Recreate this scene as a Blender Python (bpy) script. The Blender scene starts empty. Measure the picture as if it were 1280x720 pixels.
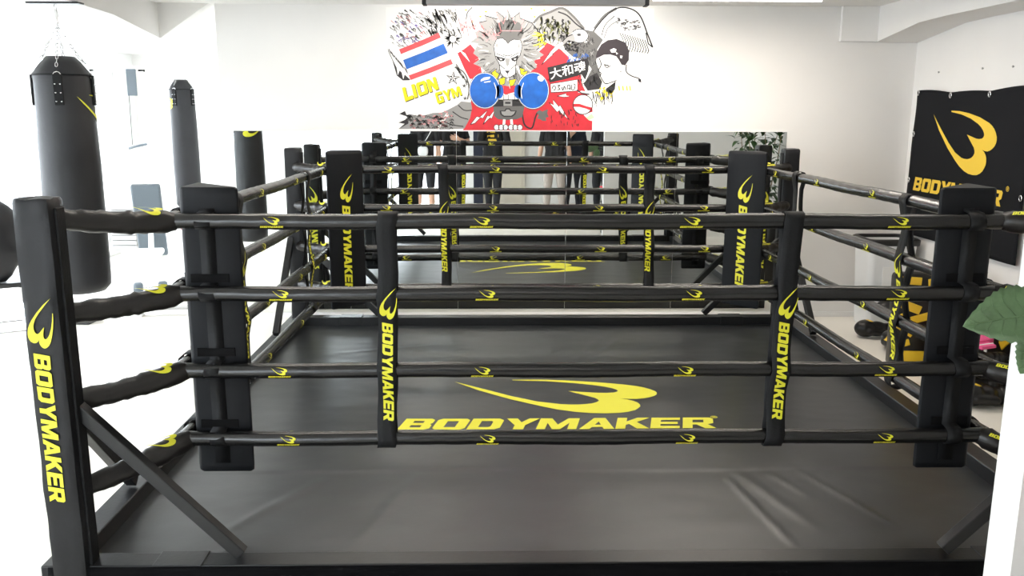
import bpy, bmesh, math, random
import numpy as np
from mathutils import Vector, Matrix, noise
from mathutils.geometry import tessellate_polygon
D = bpy.data
S = bpy.context.scene
COL = S.collection
PI = math.pi

# ------------------------------------------------------------------ camera
cam = D.cameras.new('camera')
cam.sensor_width = 36.0
cam.lens = 36.0 * 1083.85 / 1280
cam.clip_start = 0.02
cam_o = D.objects.new('camera', cam)
COL.objects.link(cam_o)
_pi, _ya, _ro = math.radians(11.602), math.radians(1.067), math.radians(-0.145)
_x = Vector((math.cos(_ya), -math.sin(_ya), 0))
_d = Vector((math.sin(_ya) * math.cos(_pi), math.cos(_ya) * math.cos(_pi), -math.sin(_pi)))
_v = Vector((math.sin(_ya) * math.sin(_pi), math.cos(_ya) * math.sin(_pi), math.cos(_pi)))
_r = _x * math.cos(_ro) - _v * math.sin(_ro)
_u = _x * math.sin(_ro) + _v * math.cos(_ro)
cam_o.matrix_world = Matrix(((_r.x, _u.x, -_d.x, -.372), (_r.y, _u.y, -_d.y, -4.948), (_r.z, _u.z, -_d.z, 1.749), (0, 0, 0, 1)))
S.camera = cam_o

# ------------------------------------------------------------------ world, lights, exposure
W = D.worlds.new('overcast')
S.world = W
W.use_nodes = True
_bg = W.node_tree.nodes['Background']
_bg.inputs[0].default_value = (.86, .935, 1.0, 1)
_bg.inputs[1].default_value = 11.0
S.view_settings.view_transform = 'Standard'
S.view_settings.look = 'None'
S.view_settings.gamma = 1
S.view_settings.exposure = 0.0
S.cycles.use_denoising = True
S.cycles.max_bounces = 10
S.cycles.diffuse_bounces = 5
S.cycles.glossy_bounces = 5
S.cycles.sample_clamp_indirect = 8


def area(name, loc, rot, sx, sy, power, color=(1, 1, 1), portal=False):
    l = D.lights.new(name, 'AREA')
    l.shape = 'RECTANGLE'; l.size = sx; l.size_y = sy; l.energy = power; l.color = color
    if portal: l.cycles.is_portal = True
    o = D.objects.new(name, l); COL.objects.link(o)
    o.location = loc; o.rotation_euler = rot
    return o


# window portals (they only guide sampling of the sky through the real openings)
area('portal', (-5.97, 1.0, 1.4), (0, -PI / 2, 0), 2.0, 15.0, 1, portal=True)
area('portal', (-2.6, -6.97, 1.25), (PI / 2, 0, 0), 2.6, 2.2, 1, portal=True)


# ------------------------------------------------------------------ materials
def mat(name, col, rough=.5, metal=0, bump=0, bscale=60, spec=None, vary=0, vscale=4, stretch=None, emit=None, coat=0):
    m = D.materials.new(name); m.use_nodes = True
    nt = m.node_tree; b = nt.nodes['Principled BSDF']
    b.inputs['Base Color'].default_value = (*col, 1)
    b.inputs['Roughness'].default_value = rough
    b.inputs['Metallic'].default_value = metal
    if spec is not None: b.inputs['Specular IOR Level'].default_value = spec
    if coat: b.inputs['Coat Weight'].default_value = coat
    if emit:
        b.inputs['Emission Color'].default_value = (*col, 1)
        b.inputs['Emission Strength'].default_value = emit
    tc = nt.nodes.new('ShaderNodeTexCoord')
    src = tc.outputs['Object']
    if stretch:
        mp = nt.nodes.new('ShaderNodeMapping'); mp.inputs['Scale'].default_value = stretch
        nt.links.new(src, mp.inputs[0]); src = mp.outputs[0]
    if bump:
        n = nt.nodes.new('ShaderNodeTexNoise'); n.inputs['Scale'].default_value = bscale; n.inputs['Detail'].default_value = 4
        nt.links.new(src, n.inputs['Vector'])
        bp = nt.nodes.new('ShaderNodeBump'); bp.inputs['Strength'].default_value = bump; bp.inputs['Distance'].default_value = .01
        nt.links.new(n.outputs[0], bp.inputs['Height']); nt.links.new(bp.outputs[0], b.inputs['Normal'])
    if vary:
        n = nt.nodes.new('ShaderNodeTexNoise'); n.inputs['Scale'].default_value = vscale; n.inputs['Detail'].default_value = 5
        nt.links.new(src, n.inputs['Vector'])
        r = nt.nodes.new('ShaderNodeValToRGB')
        r.color_ramp.elements[0].position = .3; r.color_ramp.elements[1].position = .7
        r.color_ramp.elements[0].color = (*[max(0, c * (1 - vary)) for c in col], 1)
        r.color_ramp.elements[1].color = (*[min(1, c * (1 + vary)) for c in col], 1)
        nt.links.new(n.outputs[0], r.inputs[0]); nt.links.new(r.outputs[0], b.inputs['Base Color'])
    return m


M = dict(
    wall=mat('wall_paint', (.80, .785, .765), .85, bump=.05, bscale=180, vary=.02, vscale=2),
    ceil=mat('ceiling_paint', (.80, .79, .77), .9, bump=.04, bscale=150),
    floor=mat('floor_vinyl', (.86, .83, .765), .45, bump=.02, bscale=40, vary=.03, vscale=1.5),
    ground=mat('pavement', (.5, .5, .5), .9, vary=.1, vscale=2),
    white=mat('white_paint', (.82, .82, .81), .5),
    vinyl=mat('black_vinyl', (.0075, .008, .0095), .42, spec=.3, bump=.16, bscale=28, vary=.25, vscale=8),
    pad=mat('pad_vinyl', (.005, .006, .008), .55, spec=.22, bump=.10, bscale=22, vary=.2, vscale=6),
    rope=mat('rope_sleeve', (.006, .006, .0065), .27, spec=.55, bump=.09, bscale=30),
    cover=mat('cover_vinyl', (.011, .0095, .009), .36, spec=.4, bump=.3, bscale=18),
    strap=mat('black_webbing', (.006, .0065, .0075), .6, spec=.25, bump=.15, bscale=90),
    tape=mat('black_tape', (.004, .004, .0045), .75, spec=.12, bump=.1, bscale=60),
    canvas=mat('canvas_vinyl', (.021, .023, .0255), .34, spec=.65, bump=.10, bscale=9, vary=.15, vscale=3),
    steel=mat('black_steel', (.009, .0095, .0105), .34, spec=.4, bump=.05, bscale=50, vary=.2, vscale=10),
    skirt=mat('skirt_cloth', (.0025, .0025, .003), .85, spec=.08, bump=.3, bscale=14),
    yellow=mat('logo_yellow', (.72, .69, .030), .5),
    gold=mat('banner_yellow', (.80, .54, .045), .7),
    banner=mat('banner_cloth', (.007, .0078, .010), .85, spec=.2, bump=.06, bscale=200),
    chrome=mat('chrome', (.75, .75, .76), .2, 1),
    bagleather=mat('bag_leather', (.014, .0145, .017), .48, spec=.4, bump=.08, bscale=40, vary=.2, vscale=5),
    housing=mat('grey_housing', (.38, .375, .37), .5),
    plastic=mat('white_plastic', (.78, .79, .80), .35),
    black=mat('black_plastic', (.012, .012, .012), .4),
    pink=mat('pink_vinyl', (.80, .10, .28), .5, bump=.05),
    red=mat('red_vinyl', (.75, .02, .05), .4),
    gym=mat('gloss_black_leather', (.008, .0075, .0075), .35, spec=.4, bump=.12, bscale=40),
    gyel=mat('yellow_leather', (.80, .52, .03), .4, bump=.08, bscale=40),
    bluegrey=mat('bluegrey_vinyl', (.10, .125, .145), .5),
    navy=mat('navy_paint', (.008, .012, .03), .6),
    beige=mat('beige_paint', (.60, .55, .46), .7),
    lamp=mat('tube_glow', (1, .97, .92), .5, emit=6),
    leaf=mat('leaf_green', (.075, .135, .058), .42, vary=.3, vscale=12, bump=.15, bscale=60),
    vein=mat('leaf_vein', (.115, .19, .085), .5),
    dleaf=mat('dark_leaf', (.03, .085, .02), .35, vary=.3, vscale=10),
    bark=mat('bark', (.30, .23, .15), .85, bump=.5, bscale=60, vary=.3, vscale=20),
    soil=mat('soil', (.04, .028, .02), .95, bump=.6, bscale=80),
    pot=mat('white_pot', (.72, .69, .64), .4),
    skin=mat('skin', (.62, .37, .26), .5),
    hair=mat('black_hair', (.012, .010, .009), .45, bump=.5, bscale=150),
    tee=mat('black_cotton', (.012, .012, .014), .9, bump=.12, bscale=30),
    navytee=mat('navy_cotton', (.015, .019, .035), .9, bump=.12, bscale=30),
    trouser=mat('black_trousers', (.013, .014, .018), .85, bump=.1, bscale=30),
    khaki=mat('greige_trousers', (.46, .40, .36), .85, bump=.1, bscale=30),
    shoe=mat('shoe', (.02, .02, .02), .5),
    eyew=mat('eye_white', (.8, .8, .78), .3),
    canvasbag=mat('white_bag_cloth', (.75, .76, .78), .6, bump=.3, bscale=20),
    screen=mat('phone_glass', (.01, .01, .012), .1),
    grey=mat('marker_grey', (.115, .112, .11), .8),
    lgrey=mat('marker_light_grey', (.27, .265, .26), .8),
    dgrey=mat('marker_dark_grey', (.03, .028, .03), .8),
    ink=mat('marker_black', (.015, .014, .016), .7),
    capb=mat('marker_brown_black', (.035, .027, .032), .8),
    mred=mat('marker_red', (.56, .022, .035), .7, vary=.12, vscale=14),
    mpink=mat('marker_coral', (.62, .075, .085), .7, vary=.1, vscale=14),
    mblue=mat('marker_blue', (.006, .10, .42), .5, vary=.25, vscale=12),
    myel=mat('marker_yellow', (.78, .66, .008), .7),
    mwhite=mat('marker_white', (.86, .85, .83), .8),
    mpurple=mat('marker_purple', (.17, .13, .36), .8),
    mpale=mat('marker_pale_red', (.58, .26, .27), .8),
    molive=mat('marker_olive', (.12, .125, .04), .8),
    mgreen=mat('marker_green', (.50, .72, .42), .8),
)
# mirror: real silvered glass, slightly green
_m = D.materials.new('silvered_glass'); _m.use_nodes = True
_nt = _m.node_tree; _b = _nt.nodes['Principled BSDF']
_b.inputs['Base Color'].default_value = (.86, .885, .87, 1); _b.inputs['Metallic'].default_value = 1; _b.inputs['Roughness'].default_value = .005
M['mirror'] = _m
# window glass: clear pane that passes the daylight, with a fresnel reflection
_m = D.materials.new('window_glass'); _m.use_nodes = True
_nt = _m.node_tree; _nt.nodes.clear()
_o = _nt.nodes.new('ShaderNodeOutputMaterial'); _mx = _nt.nodes.new('ShaderNodeMixShader'); _t = _nt.nodes.new('ShaderNodeBsdfTransparent')
_g = _nt.nodes.new('ShaderNodeBsdfGlossy'); _g.inputs['Roughness'].default_value = .02
_mx.inputs[0].default_value = .06
_nt.links.new(_t.outputs[0], _mx.inputs[1]); _nt.links.new(_g.outputs[0], _mx.inputs[2]); _nt.links.new(_mx.outputs[0], _o.inputs[0])
M['glass'] = _m


# ------------------------------------------------------------------ helpers
def link(o, parent=None):
    COL.objects.link(o)
    if parent is not None: o.parent = parent
    return o


def bm_obj(name, bm, m, parent=None, smooth=False, ang=None):
    me = D.meshes.new(name)
    bm.normal_update(); bm.to_mesh(me); bm.free()
    for x in (m if isinstance(m, (list, tuple)) else [m]): me.materials.append(x)
    if smooth: me.shade_smooth()
    if ang: me.set_sharp_from_angle(angle=math.radians(ang))
    return link(D.objects.new(name, me), parent)


def inst(src, parent=None, loc=(0, 0, 0), rot=(0, 0, 0), scale=None, name=None):
    o = src.copy(); link(o); o.parent = parent; o.location = loc; o.rotation_euler = rot
    if scale: o.scale = scale
    return o


def empty(name, loc=(0, 0, 0), rotz=0):
    o = D.objects.new(name, None); COL.objects.link(o); o.location = loc; o.rotation_euler = (0, 0, rotz); o.empty_display_size = .1
    return o


def tag(o, label=None, cat=None, group=None, kind=None):
    if label: o['label'] = label
    if cat: o['category'] = cat
    if group: o['group'] = group
    if kind: o['kind'] = kind
    return o


def a_box(bm, x0, x1, y0, y1, z0, z1, bev=0, mi=0, mtx=None):
    g = bmesh.ops.create_cube(bm, size=1)
    vs = g['verts']
    for v in vs:
        v.co = Vector((x0 + (v.co.x + .5) * (x1 - x0), y0 + (v.co.y + .5) * (y1 - y0), z0 + (v.co.z + .5) * (z1 - z0)))
    fs = list({f for v in vs for f in v.link_faces})
    if bev:
        r = bmesh.ops.bevel(bm, geom=list({e for v in vs for e in v.link_edges}), offset=bev, segments=2, affect='EDGES', profile=.5)
        fs = list({f for f in r['faces']} | {f for f in fs if f.is_valid})
        vs = list({v for f in fs for v in f.verts})
    for f in fs: f.material_index = mi
    if mtx is not None:
        for v in vs: v.co = mtx @ v.co
    return vs


def box(name, x0, x1, y0, y1, z0, z1, m, parent=None, bev=0, smooth=False):
    bm = bmesh.new(); a_box(bm, x0, x1, y0, y1, z0, z1, bev)
    return bm_obj(name, bm, m, parent, smooth)


def a_tube(bm, pts, rad, seg=12, caps=True, mi=0, jitter=None):
    pts = [Vector(p) for p in pts]
    if not hasattr(rad, '__len__'): rad = [rad] * len(pts)
    rings = []; up = None
    for i, p in enumerate(pts):
        t = (pts[min(i + 1, len(pts) - 1)] - pts[max(i - 1, 0)]).normalized()
        if up is None:
            up = Vector((0, 0, 1)) if abs(t.z) < .9 else Vector((0, 1, 0))
        s = t.cross(up).normalized(); up = s.cross(t).normalized()
        ring = []
        for k in range(seg):
            a = 2 * PI * k / seg
            r = rad[i] * (1 + (jitter(i, a) if jitter else 0))
            ring.append(bm.verts.new(p + s * math.cos(a) * r + up * math.sin(a) * r))
        rings.append(ring)
    fs = []
    for a, b in zip(rings, rings[1:]):
        for k in range(seg):
            fs.append(bm.faces.new((a[k], a[(k + 1) % seg], b[(k + 1) % seg], b[k])))
    if caps:
        fs.append(bm.faces.new(list(reversed(rings[0])))); fs.append(bm.faces.new(rings[-1]))
    for f in fs: f.material_index = mi
    return rings


def tube(name, pts, rad, m, parent=None, seg=12, jitter=None):
    bm = bmesh.new(); a_tube(bm, pts, rad, seg, jitter=jitter); bmesh.ops.recalc_face_normals(bm, faces=bm.faces[:])
    return bm_obj(name, bm, m, parent, True, 50)


def a_lathe(bm, prof, seg=24, mi=0, sx=1, sy=1):
    rings = []
    for r, z in prof:
        rings.append([bm.verts.new((r * sx * math.cos(2 * PI * k / seg), r * sy * math.sin(2 * PI * k / seg), z)) for k in range(seg)])
    for a, b in zip(rings, rings[1:]):
        for k in range(seg):
            f = bm.faces.new((a[k], a[(k + 1) % seg], b[(k + 1) % seg], b[k])); f.material_index = mi
    for r in (list(reversed(rings[0])), rings[-1]):
        f = bm.faces.new(r); f.material_index = mi
    return rings


def lathe(name, prof, m, parent=None, seg=24, sx=1, sy=1):
    bm = bmesh.new(); a_lathe(bm, prof, seg, 0, sx, sy); bmesh.ops.recalc_face_normals(bm, faces=bm.faces[:])
    return bm_obj(name, bm, m, parent, True, 45)


def a_prism(bm, poly, z0, z1, mi=0):
    b = [bm.verts.new((x, y, z0)) for x, y in poly]; t = [bm.verts.new((x, y, z1)) for x, y in poly]
    n = len(poly); fs = [bm.faces.new(list(reversed(b))), bm.faces.new(t)]
    for i in range(n): fs.append(bm.faces.new((b[i], b[(i + 1) % n], t[(i + 1) % n], t[i])))
    for f in fs: f.material_index = mi
    return b + t


def bar(name, a, b, w, m, parent, h=None, bev=.004):
    """square tube from a to b"""
    a = Vector(a); b = Vector(b); h = h or w; L = (b - a).length
    bm = bmesh.new()
    q = (b - a).to_track_quat('X', 'Z').to_matrix().to_4x4()
    a_box(bm, 0, L, -w / 2, w / 2, -h / 2, h / 2, bev, 0, Matrix.Translation(a) @ q)
    return bm_obj(name, bm, m, parent)


# ------------------------------------------------------------------ the logo and its lettering (2D outlines)
SW = [(0, .484), (.121, .344), (.287, .197), (.424, .1), (.5, .055), (.58, .022), (.65, .005), (.721, 0), (.78, .004), (.822, .018), (.858, .04), (.876, .065), (.89, .09), (.892, .115), (.885, .145), (.868, .169), (.84, .192), (.81, .207), (.85, .198), (.888, .197), (.925, .206), (.957, .222), (.983, .242), (.998, .264), (1.004, .288), (1, .312), (.98, .342), (.951, .372), (.91, .398), (.868, .418), (.732, .46), (.567, .492), (.426, .508), (.297, .511), (.298, .501), (.459, .481), (.603, .449), (.717, .408), (.76, .385), (.791, .361), (.81, .34), (.817, .32), (.808, .305), (.791, .294), (.755, .289), (.714, .291), (.632, .307), (.569, .32), (.626, .271), (.69, .217), (.702, .196), (.706, .175), (.69, .152), (.667, .136), (.635, .126), (.602, .121), (.56, .122), (.517, .128), (.41, .167), (.293, .244), (.167, .345)]
GL = {
    'B': (1.02, [(0, 0), (.86, 0), (1, .12), (1, .40), (.92, .5), (.98, .6), (.98, .88), (.86, 1), (0, 1)], [[(.33, .21), (.68, .21), (.68, .40), (.33, .40)], [(.33, .60), (.67, .60), (.67, .79), (.33, .79)]]),
    'O': (1.06, [(.12, 0), (.93, 0), (1.05, .14), (1.05, .86), (.93, 1), (.12, 1), (0, .86), (0, .14)], [[(.34, .23), (.71, .23), (.71, .77), (.34, .77)]]),
    'D': (1.06, [(0, 0), (.88, 0), (1.05, .16), (1.05, .84), (.88, 1), (0, 1)], [[(.33, .23), (.66, .23), (.72, .3), (.72, .7), (.66, .77), (.33, .77)]]),
    'Y': (1.04, [(.36, 0), (.70, 0), (.70, .38), (1.08, 1), (.74, 1), (.53, .64), (.34, 1), (-.02, 1), (.36, .38)], []),
    'M': (1.32, [(0, 0), (.29, 0), (.29, .58), (.52, 0), (.78, 0), (1.01, .58), (1.01, 0), (1.3, 0), (1.3, 1), (.92, 1), (.65, .42), (.38, 1), (0, 1)], []),
    'A': (1.10, [(0, 0), (.33, 0), (.40, .18), (.74, .18), (.80, 0), (1.14, 0), (.76, 1), (.38, 1)], [[(.47, .38), (.67, .38), (.57, .68)]]),
    'K': (1.06, [(0, 0), (.32, 0), (.32, .34), (.42, .42), (.70, 0), (1.1, 0), (.66, .60), (1.06, 1), (.66, 1), (.32, .66), (.32, 1), (0, 1)], []),
    'E': (.98, [(0, 0), (.95, 0), (.95, .22), (.32, .22), (.32, .39), (.88, .39), (.88, .61), (.32, .61), (.32, .78), (.95, .78), (.95, 1), (0, 1)], []),
    'R': (1.08, [(0, 0), (.32, 0), (.32, .34), (.46, .34), (.72, 0), (1.1, 0), (.82, .37), (1.0, .48), (1.0, .88), (.87, 1), (0, 1)], [[(.32, .55), (.68, .55), (.68, .79), (.32, .79)]]),
    'L': (.9, [(0, 0), (.9, 0), (.9, .26), (.34, .26), (.34, 1), (0, 1)], []),
    'I': (.4, [(0, 0), (.36, 0), (.36, 1), (0, 1)], []),
    'N': (1.05, [(0, 0), (.32, 0), (.32, .5), (.66, 0), (1, 0), (1, 1), (.68, 1), (.68, .48), (.34, 1), (0, 1)], []),
    'G': (1.0, [(.12, 0), (.98, 0), (.98, .58), (.5, .58), (.5, .38), (.66, .38), (.66, .24), (.32, .24), (.32, .76), (.95, .76), (.95, 1), (.12, 1), (0, .86), (0, .14)], []),
}


def tri(outer, holes=()):
    loops = [[Vector((x, y, 0)) for x, y in outer]] + [[Vector((x, y, 0)) for x, y in h] for h in holes]
    pts = [p for l in loops for p in l]
    return [(p.x, p.y) for p in pts], [tuple(t) for t in tessellate_polygon(loops)]


def word(w, shear=.22):
    """(verts, tris) of a word, cap height scaled so that the word is 1 wide"""
    V = []; F = []; x = 0
    for ch in w:
        adv, o, h = GL[ch]
        vs, fs = tri(o, h); n = len(V)
        V += [(x + a + shear * b, b) for a, b in vs]; F += [tuple(i + n for i in f) for f in fs]
        x += adv + .07
    mx = max(v[0] for v in V)
    return [(a / mx, b / mx) for a, b in V], F


def add2(P, Q, sx=1, sy=None, ox=0, oy=0):
    sy = sy or sx; n = len(P[0])
    return P[0] + [(a * sx + ox, b * sy + oy) for a, b in Q[0]], P[1] + [tuple(i + n for i in f) for f in Q[1]]


WORD = word('BODYMAKER')
SWO = tri(SW)
_ring = tri([(math.cos(a * PI / 8), math.sin(a * PI / 8)) for a in range(16)], [[(.78 * math.cos(a * PI / 8), .78 * math.sin(a * PI / 8)) for a in range(16)]])
REG = add2(_ring, add2(([], []), tri(*GL['R'][1:]), .9, 1, -.42, -.5))
STACK = add2(add2(add2(([], []), WORD, 1, None, -.5, 0), SWO, .71, None, -.345, .14), REG, .011, None, .507, .10)   # text 1 wide, origin under its middle
LINE = add2(add2(([], []), SWO, .315, None, 0, -.077), WORD, 1, None, .345, -.058)                                     # swoosh then text, 1.345 long


def flat(name, P, fn, m, parent, cuts_x=(), cuts_y=()):
    """printed shape: cut along lines, then each point mapped by fn(x, y) -> 3D"""
    bm = bmesh.new()
    vs = [bm.verts.new((x, y, 0)) for x, y in P[0]]
    for f in P[1]:
        try: bm.faces.new([vs[i] for i in f])
        except ValueError: pass
    for c in cuts_x: bmesh.ops.bisect_plane(bm, geom=bm.verts[:] + bm.edges[:] + bm.faces[:], plane_co=(c, 0, 0), plane_no=(1, 0, 0))
    for c in cuts_y: bmesh.ops.bisect_plane(bm, geom=bm.verts[:] + bm.edges[:] + bm.faces[:], plane_co=(0, c, 0), plane_no=(0, 1, 0))
    for f in bm.faces:
        if f.normal.z < 0: f.normal_flip()
    for v in bm.verts: v.co = Vector(fn(v.co.x, v.co.y))
    return bm_obj(name, bm, m, parent)


# ------------------------------------------------------------------ the setting
def struct(o, label, kind='structure'):
    o['label'] = label; o['kind'] = kind
    return o


CZ = 2.575
struct(box('floor', -6.2, 3.3, -7.2, 9.2, -.12, 0, M['floor']), 'pale beige vinyl floor of the gym')
struct(box('ceiling', -6.2, 3.3, -7.2, 9.2, CZ, CZ + .15, M['ceil']), 'white painted ceiling')
struct(box('wall_back', -2.62, 3.3, 2.328, 2.50, 0, CZ, M['wall']), 'white back wall that carries mural and mirrors')
struct(box('wall_right', 3.07, 3.3, -7.0, 2.328, 0, CZ, M['wall']), 'pale grey white right wall behind the banner')
struct(box('wall_far', -6.2, -2.62, 9.0, 9.2, 0, CZ, M['wall']), 'white far wall of the left bay')
struct(box('wall_bay', -2.62, -2.45, 2.50, 9.0, 0, CZ, M['wall']), 'white side wall of the left bay')
struct(box('wall_entrance', 1.13, 3.07, -2.66, -2.53, 0, CZ, M['white']), 'white partition wall end at the right edge')
# left wall: sill, lintel, piers; windows between
bm = bmesh.new(); a_box(bm, -6.2, -6.0, -7, 9, 0, .30); a_box(bm, -6.2, -6.0, -7, 9, 2.42, CZ)
WY = [-6.6, -4.1, -1.6, .9, 3.4, 5.9, 8.4]
for y in [-7.0] + WY: a_box(bm, -6.2, -6.0, y, y + (.4 if y == -7 else .12), .30, 2.42)
a_box(bm, -6.2, -6.0, 8.52, 9, .30, 2.42)
struct(bm_obj('wall_left', bm, M['white']), 'white left wall with a long row of bright windows')
for i in range(6):
    y0, y1 = WY[i] + .12, WY[i + 1]
    bm = bmesh.new()
    a_box(bm, -6.12, -6.06, y0, y1, .30, .35); a_box(bm, -6.12, -6.06, y0, y1, 2.37, 2.42)
    a_box(bm, -6.12, -6.06, y0, y0 + .05, .35, 2.37); a_box(bm, -6.12, -6.06, y1 - .05, y1, .35, 2.37)
    a_box(bm, -6.11, -6.07, (y0 + y1) / 2 - .025, (y0 + y1) / 2 + .025, .35, 2.37)
    w = struct(bm_obj('window_%d' % (i + 1), bm, M['white']), 'tall bright window in the left wall')
    for k in range(2):
        a = y0 + .05 if k == 0 else (y0 + y1) / 2 + .025
        b = (y0 + y1) / 2 - .025 if k == 0 else y1 - .05
        box('pane', -6.093, -6.087, a, b, .35, 2.37, M['glass'], w)
# wall behind the camera with glazed entrance on the left and a door
bm = bmesh.new()
a_box(bm, -6.2, -3.9, -7.2, -7.0, 0, CZ); a_box(bm, -3.9, -1.3, -7.2, -7.0, 2.35, CZ); a_box(bm, -1.3, -.80, -7.2, -7.0, 0, CZ)
a_box(bm, -.80, .10, -7.2, -7.0, 2.1, CZ); a_box(bm, .10, 3.3, -7.2, -7.0, 0, CZ)
struct(bm_obj('wall_front', bm, M['wall']), 'white wall behind the people with a glazed entrance')
bm = bmesh.new()
for x in (-3.9, -2.64, -1.36): a_box(bm, x, x + .06, -7.13, -7.07, .0605, 2.2895)
a_box(bm, -3.9, -1.3, -7.13, -7.07, 2.29, 2.35); a_box(bm, -3.9, -1.3, -7.13, -7.07, 0, .06)
w = struct(bm_obj('window_7', bm, M['white']), 'white framed glazed entrance behind the people')
box('pane', -3.84, -2.64, -7.103, -7.097, .06, 2.29, M['glass'], w); box('pane', -2.58, -1.36, -7.103, -7.097, .06, 2.29, M['glass'], w)
bm = bmesh.new(); a_box(bm, -.80, -.62, -7.03, -6.97, 0, 2.099); a_box(bm, -.62, .10, -7.06, -7.0, 0, 2.099)
for f in bm.faces: f.material_index = 1 if f.calc_center_median().x > -.61 else 0
dr = struct(bm_obj('door_1', bm, [M['navy'], M['beige']]), 'beige door with a dark blue edge strip')
tube('door_handle', [(-.54, -6.99, 1.0), (-.54, -6.95, 1.0), (-.42, -6.95, 1.0)], .01, M['chrome'], dr)
box('door_frame', .10, .17, -7.0, -6.94, 0, 2.12, M['beige'], dr)
# ceiling beams with haunches
def beam(name, prof, x0, x1, label):
    bm = bmesh.new(); n = len(prof)
    A = [bm.verts.new((x0, y, z)) for y, z in prof]; B = [bm.verts.new((x1, y, z)) for y, z in prof]
    bm.faces.new(A); bm.faces.new(list(reversed(B)))
    for i in range(n): bm.faces.new((A[i], B[i], B[(i + 1) % n], A[(i + 1) % n]))
    bmesh.ops.recalc_face_normals(bm, faces=bm.faces[:])
    return struct(bm_obj(name, bm, M['wall']), label)


beam('trim_1', [(2.325, 2.295), (1.60, 2.383), (1.2, 2.392), (-2.5, 2.395), (-2.5, CZ), (2.325, CZ)], 2.72, 3.068, 'haunched white ceiling beam along the right wall')
beam('trim_2', [(2.32, 2.303), (1.46, 2.400), (.77, 2.418), (-6.9, 2.42), (-6.9, CZ), (2.32, CZ)], -3.45, -3.06, 'haunched white ceiling beam over the left bay')
struct(box('trim_3', 2.42, 2.722, 2.285, 2.325, 2.30, CZ, M['wall'], bev=.004), 'white boxed panel at the end of the right beam')
bm = bmesh.new()
for y in (2.30, 2.50):
    pass
A = [(-3.06, 2.303), (-2.66, CZ), (-3.06, CZ)]
va = [bm.verts.new((x, 2.30, z)) for x, z in A]; vb = [bm.verts.new((x, 2.50, z)) for x, z in A]
bm.faces.new(va); bm.faces.new(list(reversed(vb)))
for i in range(3): bm.faces.new((va[i], va[(i + 1) % 3], vb[(i + 1) % 3], vb[i]))
bmesh.ops.recalc_face_normals(bm, faces=bm.faces[:])
struct(bm_obj('trim_4', bm, M['wall']), 'sloping white haunch at the left ceiling corner')
struct(box('baseboard_back', -2.6, 3.05, 2.314, 2.3275, 0, .045, M['white'], bev=.003), 'thin white baseboard under the mirrors')
struct(box('baseboard_right', 3.058, 3.0695, -2.5, 2.31, 0, .05, M['white'], bev=.003), 'thin white baseboard of the right wall')
struct(box('ground', -40, 30, -40, 40, -.30, -.13, M['ground']), 'light pavement outside the windows')

# mirrors
MX = [2.045, 1.13, .215, -.70, -1.615, -2.53]
ML = ['mirror panel at the right end of the row, reflecting a plant', 'second mirror panel from the right, its left edge cutting through the navy-shirted person', 'third mirror panel from the right, reflecting the photographer with the yellow shirt print',
      'fourth mirror panel from the right, reflecting the person with a white sling bag', 'leftmost mirror panel, behind the left rear corner pad and reflecting a heavy bag']
for i in range(5):
    o = box('mirror_panel', MX[i + 1] + .0007, MX[i] - .0007, 2.320, 2.3265, .047, 1.577, M['mirror'], bev=.0012)
    tag(o, ML[i], 'mirror', 'wall mirrors')

# ceiling lamps; all but the right rear one are added, unseen fill lights
def ceiling_lamp(x, y, label, ln=1.25, power=8):
    r = empty('ceiling_lamp', (x, y, CZ)); tag(r, label, 'lamp', 'ceiling lamps over the ring')
    box('housing', -ln / 2, ln / 2, -.09, .09, -.05, -.002, M['white'], r, .006)
    tube('tube', [(-ln / 2 + .04, 0, -.07), (ln / 2 - .04, 0, -.07)], .016, M['lamp'], r)
    l = area('lamp_light', (0, 0, -.095), (0, 0, 0), ln, .08, power, (1, .90, .79)); l.parent = r


ceiling_lamp(-1.2, .95, 'unseen white fluorescent lamp added above the left rear corner pad', power=20)  # out of view, added to brighten the back wall and ring
ceiling_lamp(1.30, 1.30, 'white fluorescent ceiling lamp above the right rear corner pad', power=32)
ceiling_lamp(-1.2, -1.0, 'unseen white fluorescent lamp added above the left front part of the ring', power=14)  # added fill over the front of the ring, never in view
ceiling_lamp(1.3, -1.0, 'unseen white fluorescent lamp added above the right front part of the ring', power=11)  # added out of frame to lift the light on the right side
ceiling_lamp(-.3, -4.2, 'unseen white fluorescent lamp added above the waiting people')  # unseen extra light for the area behind the camera
# long grey fixture that lights the mural
r = empty('mural_light', (-.08, 1.72, CZ)); tag(r, 'long grey light housing on the ceiling above the mural', 'lamp')
box('housing', -.80, .80, -.06, .05, -.072, -.002, M['housing'], r, .006)
for s in (-1, 1): box('end_cap', s * .815 - .015, s * .815 + .015, -.062, .052, -.075, -.002, M['dgrey'], r, .003)
tube('tube', [(-.72, .066, -.035), (.72, .066, -.035)], .013, M['lamp'], r)
l = area('lamp_light', (0, .095, -.035), (math.radians(62), 0, 0), 1.5, .05, 13, (1, .95, .87)); l.parent = r

# ------------------------------------------------------------------ boxing ring
ring = empty('boxing_ring', (0, 0, 0))
tag(ring, 'black floor-level boxing ring with four ropes and padded corner posts', 'boxing ring')
RND = random.Random(7)
# canvas: a height field with seams, creases and ripples
CRE = [((.73, -1.10), (.83, -1.75), .012, .006), ((.80, -1.05), (.98, -1.62), .03, .004), ((1.10, -1.02), (1.32, -1.60), .013, .005), ((.95, -1.05), (1.05, -1.3), .02, .004),
       ((-.75, -1.05), (-.95, -1.75), .03, .003), ((-1.2, -1.1), (-1.5, -1.6), .03, .004), ((.2, .9), (.42, 1.5), .03, .004), ((.32, .9), (.55, 1.45), .025, .004), ((-1.5, 1.1), (-.8, 1.3), .03, .003)]


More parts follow.
